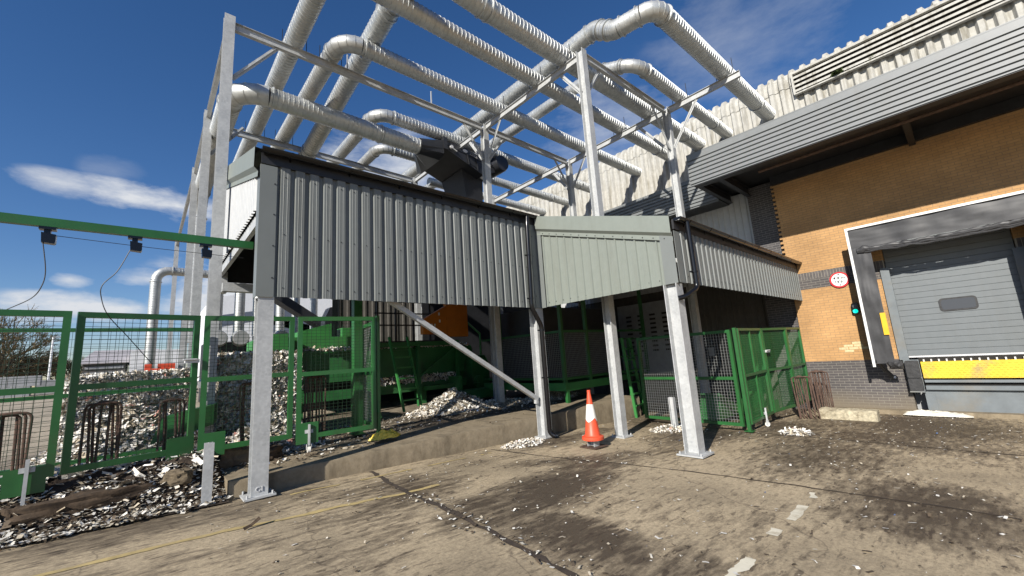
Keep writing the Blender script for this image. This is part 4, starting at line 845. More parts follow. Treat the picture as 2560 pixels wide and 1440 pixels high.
for i in range(4): mb.bar((8.5+i*.09, 11.195, 9.1-i*.018), (8.54+i*.09, 11.195, 9.16-i*.018), .003, .028, up=(0, 1, 0)); mb.bar((8.54+i*.09, 11.195, 9.16-i*.018), (8.58+i*.09, 11.195, 9.09-i*.018), .003, .028, up=(0, 1, 0))
mb.build('white_emblem', M['signwhite'], fn)

# ------------------------------------------------------------ mesh gates
def gate(label, a, b, z0, z1, group, mid=None, mull=(), wirem='mesh', pitch=(.075, .055), wr=.005, foot=None, caster=None, plate=None, latch=False, fw=.075, dbl=False):
    """gate from a to b (xy) between heights z0 and z1"""
    a, b = Vector((*a, 0)), Vector((*b, 0)); L = (b-a).length; t = (b-a)/L; nrm = Vector((t.y, -t.x, 0))
    if nrm.y > 0 and abs(nrm.y) > .3: nrm = -nrm
    g = thing('mesh_gate', (a.x, a.y, z0), label, 'gate', group)
    P = lambda u, z, o=0.: a+t*u+nrm*o+V(0, 0, z)
    mid = mid or z0+(z1-z0)*.5; h = fw/2; mb = MB()
    for u in (h, L-h): mb.bar(P(u, z0), P(u, z1), fw, fw, up=nrm)
    for z in (z0+h, z1-h, mid): mb.bar(P(fw, z), P(L-fw, z), fw, fw)
    for u in mull: mb.bar(P(u, z0+fw), P(u, mid-h), .04); mb.bar(P(u, mid+h), P(u, z1-fw), .04)
    mb.build('frame', M['green'], g)
    mb = MB()
    for za, zb_ in ((z0+fw, mid-h), (mid+h, z1-fw)):
        k = int((L-2*fw)/pitch[0])
        for i in range(1, k): u = fw+(L-2*fw)*i/k; mb.bar(P(u, za, -.012), P(u, zb_, -.012), wr)
        k = int((zb_-za)/pitch[1])
        for i in range(1, k): z = za+(zb_-za)*i/k; mb.bar(P(fw, z, -.018), P(L-fw, z, -.018), wr)
    mb.build('wire_panel', M[wirem], g)
    if plate: 
        u0, u1, pa, pb = plate; mb = MB(); mb.prism([P(u0, pa, .03), P(u1, pa, .03), P(u1, pb, .03), P(u0, pb, .03)], nrm*.008); mb.build('corner_plate', M['green'], g)
    if caster:
        u, zg = caster; mb = MB(); mb.bar(P(u, zg+.12, .07), P(u, z0+.24, .07), .034, .034, up=nrm); mb.prism([P(u-.065, z0+.09, .042), P(u+.065, z0+.09, .042), P(u+.065, z0+.15, .042), P(u-.065, z0+.15, .042)], nrm*.008); mb.bar(P(u-.035, zg+.05, .07), P(u-.035, zg+.14, .07), .008, .04); mb.bar(P(u+.035, zg+.05, .07), P(u+.035, zg+.14, .07), .008, .04); c = mb.build('caster_leg', M['steel'], g)
        mb = MB(); mb.tube([P(u-.025, zg+.052, .07), P(u+.025, zg+.052, .07)], .052, 16); mb.build('caster_wheel', M['whitepl'], c, True)
    if latch:
        u, z = latch; mb = MB(); mb.bar(P(u-.09, z, .05), P(u+.09, z, .05), .05, .06); mb.tube([P(u-.12, z+.02, .09), P(u+.05, z+.02, .09)], .014, 8); mb.build('latch', M['alu'], g)
    return g
LG = 'tall gates along the yard edge'; CG = 'mesh panels of the corner cage'
gate('left-most green mesh gate, cut by the photo edge, with a caster at its corner', (-2.15, 7.62), (-.735, 7.72), .58, 2.6, LG, 1.62, caster=(1.2, .12), plate=(1.02, 1.36, .42, .72))
gate('green mesh gate second from the left with a square plate at its lower right', (-.69, 7.78), (.62, 8.03), .57, 2.6, LG, 1.62, plate=(1.02, 1.34, .48, .8), latch=(1.25, 1.9))
gate('green mesh gate behind the front galvanised post', (.68, 8.03), (1.965, 8.0), .52, 2.6, LG, 1.6, plate=(.0, .34, .45, .8))
gate('green mesh gate with hinges beside the yellow plastic bag', (2.02, 7.98), (3.37, 7.8), .48, 2.6, LG, 1.58, caster=(.2, .25), plate=(.0, .35, .4, .75))
mb = MB(); p = thing('hinge_post', (3.41, 7.79, .25), 'green hinge post with three barrels at the end of the gate row', 'post'); mb.bar((3.42, 7.8, .26), (3.42, 7.8, 2.62), .06); mb.build('upright', M['green'], p)
mb = MB()
for z in (.75, 1.55, 2.3): mb.tube([(3.4, 7.745, z), (3.4, 7.745, z+.2)], .022, 8)
mb.build('hinge', M['green'], p)
gate('narrow green mesh return panel running back from the hinge post', (3.46, 7.88), (3.62, 9.0), .45, 2.55, LG, 1.5, wirem='wire')
p = thing('gate_post', (3.44, 8.95, .25), 'tall green steel post rising through the opening to the shed front', 'post'); mb = MB(); mb.box(3.36, 3.54, 8.86, 9.02, .27, 4.9); mb.build('upright', M['green'], p); mb = MB(); mb.box(3.32, 3.58, 8.82, 9.06, .255, .272); mb.build('base_plate', M['green'], p)
gate('inner green mesh panel standing behind the second gate', (-2.6, 9.6), (.72, 9.6), .45, 2.56, LG, 1.5, pitch=(.11, .11), wr=.0045, fw=.06)
tr = thing('overhead_rail', (-4, 7.6, 3.7), 'green overhead steel channel running out left from the shed corner', 'beam'); mb = MB(); mb.box(-6, 1.22, 7.56, 7.64, 3.66, 3.775); mb.build('channel', M['green'], tr)
SG = 'black trolley boxes under the overhead rail'
for x, l in ((-1.02, 'black cable trolley box on the overhead rail, farthest left of the three'), (-.2, 'black cable trolley box in the middle of the overhead rail'), (.6, 'black cable trolley box nearest the galvanised columns, without a hanging wire')):
    t = thing('cable_trolley', (x, 7.6, 3.5), l, 'trolley box', SG); mb = MB(); mb.box(x-.075, x+.075, 7.55, 7.65, 3.62, 3.655); mb.box(x-.03, x+.03, 7.57, 7.63, 3.58, 3.62); mb.build('hanger', M['black'], t); mb = MB(); mb.prism([(x-.04, 7.55, 3.45), (x+.07, 7.55, 3.44), (x+.08, 7.55, 3.46), (x+.08, 7.55, 3.56), (x-.05, 7.55, 3.58)], (0, .1, 0)); mb.build('box', M['black'], t)
def curve_wire(name, label, pts, r=.006, mat='dark'):
    pts = [Vector(p) for p in pts]; P = []
    for i in range(len(pts)-1):
        p0, p1, p2, p3 = pts[max(0, i-1)], pts[i], pts[i+1], pts[min(len(pts)-1, i+2)]
        for k in range(6):
            t = k/6; P.append(.5*((2*p1)+(p2-p0)*t+(2*p0-5*p1+4*p2-p3)*t*t+(3*p1-p0-3*p2+p3)*t**3))
    P.append(pts[-1]); mb = MB(); mb.tube(P, r, 6); return tag(mb.build(name, M[mat]), label, 'cable', 'thin cables from the overhead rail')
curve_wire('hanging_cable', 'thin black cable dangling from the left trolley box', [(-1.05, 7.6, 3.46), (-1.0, 7.62, 3.1), (-1.02, 7.65, 2.9), (-1.1, 7.7, 2.75), (-1.3, 7.74, 2.6), (-1.45, 7.9, 2.5)])
curve_wire('hanging_cable', 'thin black cable dangling from the middle trolley box', [(-.24, 7.6, 3.46), (-.35, 7.62, 3.15), (-.48, 7.63, 2.95), (-.48, 7.65, 2.78), (-.4, 7.7, 2.55), (-.2, 8.2, 2.3), (.1, 8.6, 1.9)])
curve_wire('strung_cable', 'thin black cable strung below the overhead rail to the shed', [(-1., 7.6, 3.56), (.0, 7.6, 3.52), (1.1, 7.6, 3.5)], .004)
# corner cage by the building
cp = V(10.12, 3.62, 0)
t = thing('cage_corner_post', (cp.x, cp.y, gz(10.1)), 'bright green corner post of the mesh cage beside the big galvanised post', 'post'); mb = MB(); mb.bar((cp.x, cp.y, gz(10.1)), (cp.x, cp.y, 1.96), .07); mb.build('upright', M['green'], t); mb = MB(); mb.box(cp.x-.09, cp.x+.09, cp.y-.09, cp.y+.09, gz(10.1)+.03, gz(10.1)+.045); mb.build('foot', M['green'], t)
gate('large two bay green mesh panel of the cage, facing the yard in sun', (10.13, 3.72), (10.35, 6.3), -.24, 1.93, CG, .82, mull=(1.22,), wirem='wire', pitch=(.065, .065), wr=.0055, fw=.07)
gate('green mesh cage gate with a white caster leg, swung from the corner post', (10.2, 3.6), (12.0, 3.68), -.2, 1.95, CG, .86, mull=(.9,), wirem='green', pitch=(.055, .055), wr=.005, caster=(.95, gz(11)+.01), fw=.06)
gate('green mesh cage gate with a slide latch, beside the gate on a caster leg', (12.06, 3.68), (13.5, 3.5), -.2, 1.95, CG, .86, wirem='green', pitch=(.055, .055), wr=.005, latch=(.1, 1.35), plate=(.02, .28, -.18, .1), fw=.06)
gate('last narrow green mesh panel of the cage, next to the brick wall', (13.52, 3.5), (14.95, 3.5), -.2, 1.95, CG, .86, wirem='green', pitch=(.055, .055), wr=.005, fw=.06)
t = thing('loading_chute', (11.6, 5.2, -.4), 'green slanted chute standing inside the mesh cage', 'chute'); mb = MB(); mb.prism([(11., 4.6, -.3), (12.2, 4.6, -.3), (12.0, 4.6, .05), (11.2, 4.6, .35)], (0, .5, 0)); mb.build('trough', M['green'], t); mb = MB(); mb.prism([(12.8, 4.4, -.35), (13.9, 4.4, -.3), (13.7, 4.4, .15)], (0, .6, 0)); mb.build('trough', M['green'], t); mb = MB(); mb.bar((12.4, 5., -.3), (13.4, 4.6, 1.5), .12, .05); mb.bar((13.6, 4.4, -.3), (13.6, 4.4, 1.7), .08); mb.bar((14.2, 4.4, -.3), (14.2, 4.4, 1.7), .08); mb.build('arm', M['green'], t)

# ------------------------------------------------------------ bundles of bent rods
RG = 'bundles of bent steel ties'
def hoops(label, x, y, z0, h, wdt, n, lean=.06, ang=0.):
    t = thing('tie_bundle', (x, y, z0), label, 'wire ties', RG); mb = MB(); c, s = math.cos(ang), math.sin(ang)
    for i in range(n):
        w2 = max(.035, wdt/2-.048*i*R.uniform(.85, 1.15)); ox = R.uniform(-.02, .02); oy = i*.02+R.uniform(-.012, .012); hh = h-R.uniform(.0, .05); sp_ = R.uniform(-.05, .05); cr_ = min(.075, w2*.9); P = []
        for k in range(6): P.append((-w2+ox+sp_*(1-k/5), oy-lean*(1-k/5), (hh-cr_)*k/5))
        for k in range(1, 5): a = math.pi-math.pi/2*k/5; P.append((-w2+cr_+ox+math.cos(a)*cr_, oy, hh-cr_+cr_*math.sin(a)))
        for k in range(0, 5): a = math.pi/2-math.pi/2*k/5; P.append((w2-cr_+ox+math.cos(a)*cr_, oy, hh-cr_+cr_*math.sin(a)))
        for k in range(6): P.append((w2+ox+sp_*k/5, oy-lean*k/5, (hh-cr_)*(5-k)/5))
        mb.tube([(x+p[0]*c-p[1]*s, y+p[0]*s+p[1]*c, z0+p[2]) for p in P], .016, 7)
    mb.build('rods', M['rust'], t, True)
hoops('dark rusty bent tie bundle behind the left-most gate', -1.2, 8.12, .5, .86, .38, 4); hoops('dark rusty bent tie bundle behind the second gate, left of the green plate', -.37, 8.15, .52, .88, .36, 4); hoops('dark rusty bent tie bundle behind the right stile of the second gate', .36, 8.22, .5, .85, .28, 3)
hoops('dark rusty bent tie bundle half hidden by the front galvanised post', 1.36, 8.25, .4, 1.1, .3, 3); hoops('brown rusty bent tie bundle behind the hinged gate', 2.36, 8.1, .4, 1.15, .34, 4)
hoops('brown rusty bent tie bundle leaning at the front of the mesh cage, left of two', 13.2, 3.25, gz(13.3)+.02, 1.08, .42, 5, .2, -1.2); hoops('brown rusty bent tie bundle leaning beside the brick wall, right of two', 14.55, 3.15, gz(14.5)+.04, 1.15, .45, 6, .12, -1.2)

# ------------------------------------------------------------ cone, stubs, bag, timber
t = thing('stub_post', (.73, 7.12, gz(.73)), 'short galvanised stub post at the end of the plinth below the gates', 'post'); mb = MB(); mb.hsec((.73, 7.12, gz(.7)), (.73, 7.12, .76), .1, .1, .012, .01, (1, 0, 0)); mb.box(.675, .785, 7.065, 7.075, 0, .76); mb.build('upright', M['steel'], t); mb = MB(); mb.box(.64, .82, 7.03, 7.21, gz(.7)+.004, gz(.7)+.02); mb.build('base_plate', M['steel'], t)
t = thing('stub_post', (10.15, 5.4, gz(10)), 'short white stub post just left of the big galvanised post', 'post'); mb = MB(); mb.hsec((9.62, 5.1, gz(9.6)), (9.62, 5.1, .42), .12, .12, .014, .012, (1, 0, 0)); mb.build('upright', M['steel'], t); mb = MB(); mb.prism([(9.5, 5.09, gz(9.6)+.01), (9.56, 5.09, gz(9.6)+.01), (9.56, 5.09, -.16)], (0, .02, 0)); mb.build('web_gusset', M['steel'], t)
CX, CY = 6.78, 5.36; cz = gz(CX)
t = thing('cut_post_base', (CX, CY, cz), 'sawn off steel post base with bolted plate under the traffic cone', 'post base'); mb = MB(); mb.box(CX-.2, CX+.2, CY-.2, CY+.2, cz+.02, cz+.035); mb.build('base_plate', M['rust'], t); mb = MB(); mb.hsec((CX, CY, cz+.03), (CX, CY, cz+.17), .17, .17, .014, .012, (1, 0, 0)); mb.build('stump', M['steel'], t)
t = thing('traffic_cone', (CX, CY, cz+.17), 'dirty red and white traffic cone perched on a sawn off post base', 'cone'); mb = MB()
CZ = cz+.16
mb.tube([(CX, CY, CZ), (CX, CY, CZ+.015), (CX, CY, CZ+.06), (CX, CY, CZ+.075)], [.215, .22, .215, .185], 36); mb.tube([(CX, CY, CZ+.075), (CX, CY, CZ+.1), (CX, CY, CZ+.37), (CX, CY, CZ+.68), (CX, CY, CZ+.92), (CX, CY, CZ+.925)], [.17, .15, .1115, .066, .032, .02], 32); mb.build('cone_body', M['redpl'], t, True)
mb = MB(); n = 32; vs = []
for k in range(n):
    a = 6.283*k/n; e = .03*math.sin(a*3+1)+.025*fbm(math.cos(a)*2, math.sin(a)*2); z = .37+e; r0 = .1135-(z-.37)*.147; vs += [(CX+r0*1.01*math.cos(a), CY+r0*1.01*math.sin(a), CZ+z), (CX+.069*math.cos(a), CY+.069*math.sin(a), CZ+.68)]
mb.add(vs, [(2*k, 2*((k+1) % n), 2*((k+1) % n)+1, 2*k+1) for k in range(n)]); mb.build('white_sleeve', M['whitepl'], t, True)
mb = MB(); mb.tube([(CX, CY, CZ+.92), (CX, CY, CZ+.955)], .036, 16); mb.build('cone_tip', M['redpl'], t)
t = thing('plastic_bag', (3.55, 8.3, .25), 'crumpled yellow plastic netting bag on the ground below the hinge post', 'bag'); mb = MB(); vs = []; K, J = 26, 12
for j in range(J+1):
    for k in range(K):
        u = j/J; a = 6.283*k/K; r = (.04+.27*u**.7)*(1+.3*fbm(math.cos(a)*2, math.sin(a)*2, 4.)); h = .13*(1-u**1.5)*(1+.6*fbm(math.cos(a)*3*u, math.sin(a)*3*u, 2.))
        vs.append((3.52+r*math.cos(a), 7.78+r*.5*math.sin(a), .27+max(0, h)+.03*abs(fbm(a*3, u*6))))
mb.add(vs, [(j*K+k, j*K+(k+1) % K, (j+1)*K+(k+1) % K, (j+1)*K+k) for j in range(J) for k in range(K)]); mb.build('film', M['ybag'], t)
TG = 'broken timber and rubble under the gates'
def rubble(label, x, y, z, sx, sy, sz, rot, mat='timber', seed=0.):
    t = thing('rubble_lump', (x, y, z), label, 'rubble', TG); mb = MB(); K, J = 30, 18; vs = []; c, s = math.cos(rot), math.sin(rot)
    for j in range(J+1):
        for k in range(K):
            ph = math.pi*(j/J-.5); a = 6.283*k/K; u, v, w_ = math.cos(ph)*math.cos(a), math.cos(ph)*math.sin(a), math.sin(ph)
            f = 1/max(abs(u), abs(v), abs(w_))**.7*(1+.28*fbm(u*1.7+seed, v*1.7, w_*1.7)+.13*fbm(u*5, v*5+seed, w_*5)); a_, b_, d = u*f*sx, v*f*sy, w_*f*sz
            vs.append((x+a_*c-b_*s, y+a_*s+b_*c, z+d))
    mb.add(vs, [(j*K+k, j*K+(k+1) % K, (j+1)*K+(k+1) % K, (j+1)*K+k) for j in range(J) for k in range(K)]); mb.build('lump', M[mat], t, True)
rubble('long split brown timber baulk under the second gate', -.4, 7.58, .2, .62, .12, .13, .1, 'timber', 1); rubble('dark rotten timber end under the left-most gate', -1.55, 7.55, .2, .5, .13, .13, .1, 'timber', 2); rubble('small dirty stone lump beside the plinth end', .45, 7.62, .3, .15, .1, .1, -.3, 'stone', 4); rubble('brown stone lump behind the front galvanised post', 1.2, 8.25, .34, .3, .16, .18, .2, 'stone', 5); rubble('dark stone lump under the gate behind the front post', 1.65, 8.2, .3, .22, .15, .12, .6, 'timber', 6); rubble('dark timber lump between the first two gates', -1.02, 7.62, .2, .12, .1, .13, .9, 'timber', 8)
mb = MB(); flake(mb, (1.0, 5.62, gz(1)+.04), .16, .045, .35, .25, .5); tag(mb.build('bark_piece', M['timber']), 'curled brown strip of card on the yellow line', 'scrap')

# ------------------------------------------------------------ bales of shredded paper
BG = 'bales of shredded paper'
def bale(label, x0, x1, y0, y1, z0, z1, n, rot=0.):
    t = thing('paper_bale', ((x0+x1)/2, (y0+y1)/2, z0), label, 'bale', BG); cx, cy = (x0+x1)/2, (y0+y1)/2; c, s = math.cos(rot), math.sin(rot)
    rt = lambda x, y: (cx+(x-cx)*c-(y-cy)*s, cy+(x-cx)*s+(y-cy)*c)
    mb = MB(); m_ = 14
    def face(fn):
        vs = [fn(i/m_, j/m_) for j in range(m_+1) for i in range(m_+1)]; k = m_+1; mb.add(vs, [(j*k+i, j*k+i+1, (j+1)*k+i+1, (j+1)*k+i) for j in range(m_) for i in range(m_)])
    def pt(x, y, z):
        x += .06*fbm(y*3, z*3, x0); y += .06*fbm(x*3, z*3, y0); z += .05*fbm(x*3, y*3, 2.) if z > z0+.1 else 0; a, b = rt(x, y); return (a, b, z)
    faces = [lambda u, v: pt(x0+(x1-x0)*u, y0, z0+(z1-z0)*v), lambda u, v: pt(x0, y1+(y0-y1)*u, z0+(z1-z0)*v), lambda u, v: pt(x1, y0+(y1-y0)*u, z0+(z1-z0)*v), lambda u, v: pt(x0+(x1-x0)*u, y0+(y1-y0)*v, z1), lambda u, v: pt(x1+(x0-x1)*u, y1, z0+(z1-z0)*v)]
    for fn in faces: face(fn)
    mb.build('packed_core', M['paperbody'], t, True)
    mb = MB()
    for fi, wt in ((0, .5), (1, .25), (2, .08), (3, .17)):
        for _ in range(int(n*wt)):
            p = Vector(faces[fi](R.random(), R.random())); off = [(0, -1, 0), (-1, 0, 0), (1, 0, 0), (0, 0, 1)][fi]; p += Vector(off)*R.uniform(-.005, .035)
            ln = R.uniform(.035, .12); flake(mb, p, ln, ln*R.uniform(.3, .75), R.uniform(0, 6.28), R.uniform(-1.3, 1.3), R.uniform(-1.4, 1.4))
    f = mb.build('loose_flakes', M['paper'], t); f['kind'] = 'stuff'
    mb = MB()
    for q in (.2, .4, .6, .8):
        z = z0+(z1-z0)*q; P = [(*rt(x0-.05, y1), z), (*rt(x0-.05, y0-.05), z), (*rt(x1+.04, y0-.05), z), (*rt(x1+.04, y1), z)]; mb.tube(P, .006, 5)
    mb.build('baling_wire', M['rust'], t)
bale('large bale of shredded white paper right of the gate stile', 1.08, 2.6, 10.0, 11.5, .22, 2.05, 8500); bale('tumbled bale of shredded paper behind the second gate', -1.15, .8, 11.6, 13.0, .24, 1.8, 9000, .12)
heap('paper_heap', 'broad heap of shredded paper spilling from the tumbled bale', -.15, 11.2, .2, 1.5, 1.05, 3600, .09, 1.3)
t = thing('steel_skip', (.6, 10.4, .3), 'dark green steel skip corner half buried in the shredded paper', 'skip'); mb = MB(); mb.prism([(.15, 9.3, .6), (.62, 9.25, .75), (.62, 9.25, 1.1), (.3, 9.3, 1.02)], (.1, .5, 0)); mb.prism([(.66, 9.25, .72), (1.0, 9.3, .8), (1.0, 9.3, 1.15), (.66, 9.25, 1.1)], (.1, .5, 0)); mb.build('panel', M['green'], t)

# ------------------------------------------------------------ baler and plant in the shed
bl = thing('baler', (6, 13.6, .25), 'long green baling press standing under the shed', 'baler')
mb = MB(); mb.box(3.0, 9.5, 13.0, 15, 1.25, 2.12); mb.box(3.0, 9.4, 12.9, 13.0, .72, 1.0); mb.box(3.0, 9.4, 12.92, 13.0, 2.12, 2.2); mb.build('press_body', M['dgreen'], bl)
mb = MB(); mb.box(3.0, 5.6, 13.05, 14.5, 2.2, 2.62); mb.prism([(3.45, 13.2, 2.62), (4.3, 13.2, 2.62), (4.3, 13.2, 3.05), (3.45, 13.2, 2.82)], (0, .8, 0)); mb.box(4.6, 4.9, 13.1, 13.6, 2.62, 2.9); mb.prism([(4.95, 13.1, 2.62), (5.1, 13.1, 2.62), (5.25, 13.1, 2.95), (5.1, 13.1, 2.95)], (0, .4, 0)); mb.box(5.35, 5.8, 13.1, 13.6, 2.62, 2.9); mb.build('ram_housing', M['press'], bl)
mb = MB(); mb.box(2.1, 2.95, 12.6, 13.4, 1.9, 2.5); mb.prism([(2.1, 12.6, 2.5), (2.95, 12.6, 2.5), (2.95, 12.6, 2.7), (2.4, 12.6, 2.68)], (0, .8, 0)); mb.build('bale_chute', M['press'], bl)
mb = MB()
for x in (3.2, 5.2, 7.2, 9.2): mb = MB(); mb.box(x, x+.3, 13.1, 13.4, .2, 1.25); mb.build('leg', M['dgreen'], bl)
mb = MB()
mb.box(8.3, 8.42, 12.2, 12.9, .5, 1.1); mb.box(7.2, 8.3, 12.5, 12.8, .72, .86); mb.build('bracket', M['press'], bl); mb = MB(); mb.box(9.1, 9.25, 12.2, 12.6, .5, .8); mb.build('lug', M['green'], bl)
mb = MB(); mb.box(7.9, 10.0, 11.7, 12.3, .3, .62); mb.build('skid', M['dgreen'], bl)
mb = MB(); mb.prism([(4.1, 10.6, .3), (4.42, 10.6, .3), (4.5, 10.6, 2.2), (4.45, 10.6, 2.5), (4.3, 10.6, 2.62), (4.12, 10.6, 2.45), (4.18, 10.6, 1.5)], (0, .12, 0)); mb.tube([(4.3, 10.58, 2.2), (4.3, 10.76, 2.2)], .13, 18); mb.prism([(4.42, 10.62, .3), (4.75, 10.62, .3), (4.45, 10.62, 1.4)], (0, .08, 0)); mb.build('ram_bracket', M['press'], bl)
mb = MB()
for _ in range(1500):
    k = R.random()
    if k < .55: p = (R.uniform(3, 9.3), 12.95+R.uniform(-.06, .06), 2.2+abs(R.gauss(0, .05)))
    else: p = (R.uniform(5.2, 8.7), R.uniform(12.8, 13.0), R.uniform(1.0, 1.25))
    flake(mb, p, R.uniform(.05, .12), R.uniform(.02, .06), R.uniform(0, 6.28), R.uniform(-1.2, 1.2), R.uniform(-1.2, 1.2))
f = mb.build('paper_residue', M['paper'], bl); f['kind'] = 'stuff'
ob = thing('control_cabinet', (8.0, 12.6, 2.5), 'orange yellow control cabinet hung in the shade of the shed', 'cabinet'); mb = MB(); mb.box(7.95, 8.85, 12.3, 12.5, 2.5, 3.9); mb.prism([(7.0, 12.3, 2.6), (7.94, 12.3, 2.6), (7.94, 12.3, 3.6), (7.0, 12.3, 3.1)], (0, .2, 0)); mb.build('case', M['orangebox'], ob); mb = MB()
for x, z in ((7.6, 3.25), (7.62, 3.0), (7.3, 2.85), (7.42, 2.85)): mb.box(x, x+.06, 12.285, 12.3, z, z+.1)
mb.build('switch', M['whitepl'], ob)
pr = thing('platform_railing', (6, 12.9, 2.6), 'black platform railing above the baler', 'railing'); mb = MB()
for x in frange(5.6, 8.2, .65): mb.bar((x, 12.8, 2.3), (x, 12.8, 3.75), .06)
for z in (2.95, 3.35, 3.75): mb.bar((5.5, 12.8, z), (8.3, 12.8, z), .045)
mb.build('rail', M['dark'], pr); mb = MB(); mb.box(5.4, 8.4, 12.75, 14.5, 2.32, 2.42); mb.build('deck', M['dark'], pr)
pp = thing('hydraulic_pack', (8.6, 11.4, .2), 'dark green hydraulic power pack beside the skid under the shed', 'machine'); mb = MB(); mb.box(9.1, 9.9, 12.5, 13.1, .3, 1.5); mb.prism([(9.1, 12.5, 1.5), (9.9, 12.5, 1.5), (9.7, 12.5, 1.8), (9.2, 12.5, 1.75)], (0, .6, 0)); mb.build('tank', M['dgreen'], pp); mb = MB(); mb.tube([(9.3, 12.3, .9), (9.3, 12.5, .9)], .16, 18); mb.tube([(9.5, 12.45, 1.8), (9.5, 12.45, 2.6), (9.0, 12.8, 3.2)], .04, 8); mb.build('pump', M['press'], pp)
gf = thing('guard_frame', (7, 12, .2), 'green upright frame carrying the platform over the baler', 'frame structure'); mb = MB()
for x in (5.3, 7.0, 8.6): mb.bar((x, 12.7, .2), (x, 12.7, 2.4), .12)
mb.bar((5.3, 12.7, 2.3), (8.6, 12.7, 2.3), .14); mb.bar((7.0, 12.65, 1.2), (8.6, 12.65, 2.2), .07); mb.build('uprights', M['dgreen'], gf)
def ladder(label, b0, b1, t0, t1, n, mat='press'):
    t = thing('step_ladder', b0, label, 'ladder', 'green steel ladders'); a0, a1, c0, c1 = map(Vector, (b0, b1, t0, t1))
    for a, c in ((a0, c0), (a1, c1)): mb = MB(); mb.bar(a, c, .05, .08); mb.build('stile', M[mat], t)
    mb = MB()
    for i in range(1, n): q = i/n; mb.bar(a0.lerp(c0, q), a1.lerp(c1, q), .13, .04)
    mb.build('treads', M[mat], t); return t
ladder('green steel step ladder leaning on the baler behind the heap of shreds', (5.78, 11.4, .26), (6.4, 11.48, .26), (5.62, 12.0, 2.5), (6.26, 12.05, 2.5), 7)
ladder('green steel ladder at the broken end of the plinth', (11.12, 7.08, gz(11.1)), (11.95, 7.3, gz(11.9)), (11.05, 7.25, 2.0), (11.8, 7.45, 2.0), 7)
cv = thing('conveyor_cage', (11, 8.3, .25), 'green conveyor platform enclosed in mesh under the dark part of the shed', 'conveyor'); mb = MB(); mb.box(9.3, 11.6, 8.1, 8.2, .55, .78); mb.box(9.22, 9.32, 8.1, 12, .55, .78); mb.box(9.3, 14, 8.2, 12, .7, .76); mb.box(11.6, 12.6, 8.1, 8.2, .62, .8); mb.build('platform', M['press'], cv); mb = MB()
for x in (9.27, 11.55): mb = MB(); mb.box(x, x+.1, 8.1, 8.2, .2, .55); mb.build('leg', M['green'], cv)
mb = MB()
for x, y in ((9.27, 8.15), (11.6, 8.15), (13.9, 8.15), (9.27, 11.0), (10.45, 8.15)): mb.box(x-.05, x+.05, y-.05, y+.05, .78, 4.)
for z in (.9, 2.3, 3.9): mb.bar((9.3, 8.15, z), (13.9, 8.15, z), .07); mb.bar((9.27, 8.2, z), (9.27, 12, z), .07)
mb.build('cage_frame', M['green'], cv); mb = MB()
for i in range(38): x = 9.32+i*.06; mb.bar((x, 8.14, .95), (x, 8.14, 2.26), .006)
for i in range(22): z = .96+i*.06; mb.bar((9.32, 8.14, z), (11.55, 8.14, z), .006)
for i in range(40): y = 8.25+i*.07; mb.bar((9.26, y, .95), (9.26, y, 2.26), .006)
for i in range(22): z = .96+i*.06; mb.bar((9.26, 8.25, z), (9.26, 11, z), .006)
mb.build('wire_panel', M['wire'], cv); mb = MB(); mb.box(9.6, 13.8, 9.2, 11.6, .8, 3.2); mb.build('conveyor_body', M['dark'], cv)
sc = thing('stair_guard', (12.2, 8.6, .8), 'dark green handrail at the end of the conveyor platform', 'railing'); mb = MB()
for x in (11.75, 12.6, 13.4): mb.bar((x, 8.05, .8), (x, 8.05, 2.0), .05)
for z in (1.4, 2.0): mb.bar((11.75, 8.05, z), (13.4, 8.05, z), .045)
mb.build('rail', M['green'], sc)
sw = thing('switch_panel', (15.2, 8.2, 1.), 'shaded louvred metal panel on the wall beneath the wing roof', 'panel'); mb = MB(); mb.box(15.45, 15.6, 7.6, 10.2, .6, 3.5); mb.build('case', M['fargrey'], sw); mb = MB()
for r in range(4):
    mb = MB()
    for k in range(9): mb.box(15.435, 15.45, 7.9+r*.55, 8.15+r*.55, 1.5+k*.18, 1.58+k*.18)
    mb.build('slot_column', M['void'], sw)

# ------------------------------------------------------------ far yard
ff = thing('filter_unit', (3.2, 22, .6), 'dark dust filter unit with round inlet ends behind the bales', 'filter'); mb = MB(); mb.box(1.9, 6.5, 21.4, 23.4, 1.6, 3.1); mb.box(1.9, 6.5, 21.5, 23.2, .5, 1.2); mb.build('body', M['dark'], ff); mb = MB()
for x in (2.3, 3.1, 3.9, 4.7): mb.tube([(x, 21.1, 3.25), (x, 21.4, 3.25)], [.3, .36], 20)
mb.build('inlet', M['duct'], ff, True); mb = MB(); mb.box(1.7, 6.7, 21.2, 21.35, 1.25, 1.5); mb.bar((2, 21.2, .5), (2, 21.2, 3.4), .1); mb.bar((5.6, 21.2, 1.8), (6.8, 21.2, 2.6), .12, .05); mb.bar((5.8, 21.2, 1.4), (7.0, 21.2, 2.3), .12, .05); mb.build('support_frame', M['steel'], ff)
for i, x in enumerate((5.2, 6.1, 7.2)):
    duct(['plain riser duct beside the white factory, left of three', 'plain riser duct beside the white factory, middle of three', 'plain riser duct beside the white factory, right of three'][i], [(x, 24+i*.6, 1.5), (x, 24+i*.6, 8.5)], .2, flanges=False)
cb2 = thing('blower_unit', (6.3, 18.5, .5), 'dark blower with rounded silver guard seen over the baler', 'blower'); mb = MB(); mb.prism([(5.6, 18, 3.4), (6.2, 18, 3.4), (6.25, 18, 3.9), (6.1, 18, 4.3), (5.8, 18, 4.25), (5.6, 18, 3.8)], (0, .6, 0)); mb.box(5.4, 7.4, 18.1, 18.6, .6, 3.4); mb.build('case', M['fan'], cb2); mb = MB(); mb.tube([(7.2, 17.6, 4.2), (7.9, 18.2, 4.45)], .32, 18); mb.build('guard', M['duct'], cb2, True)
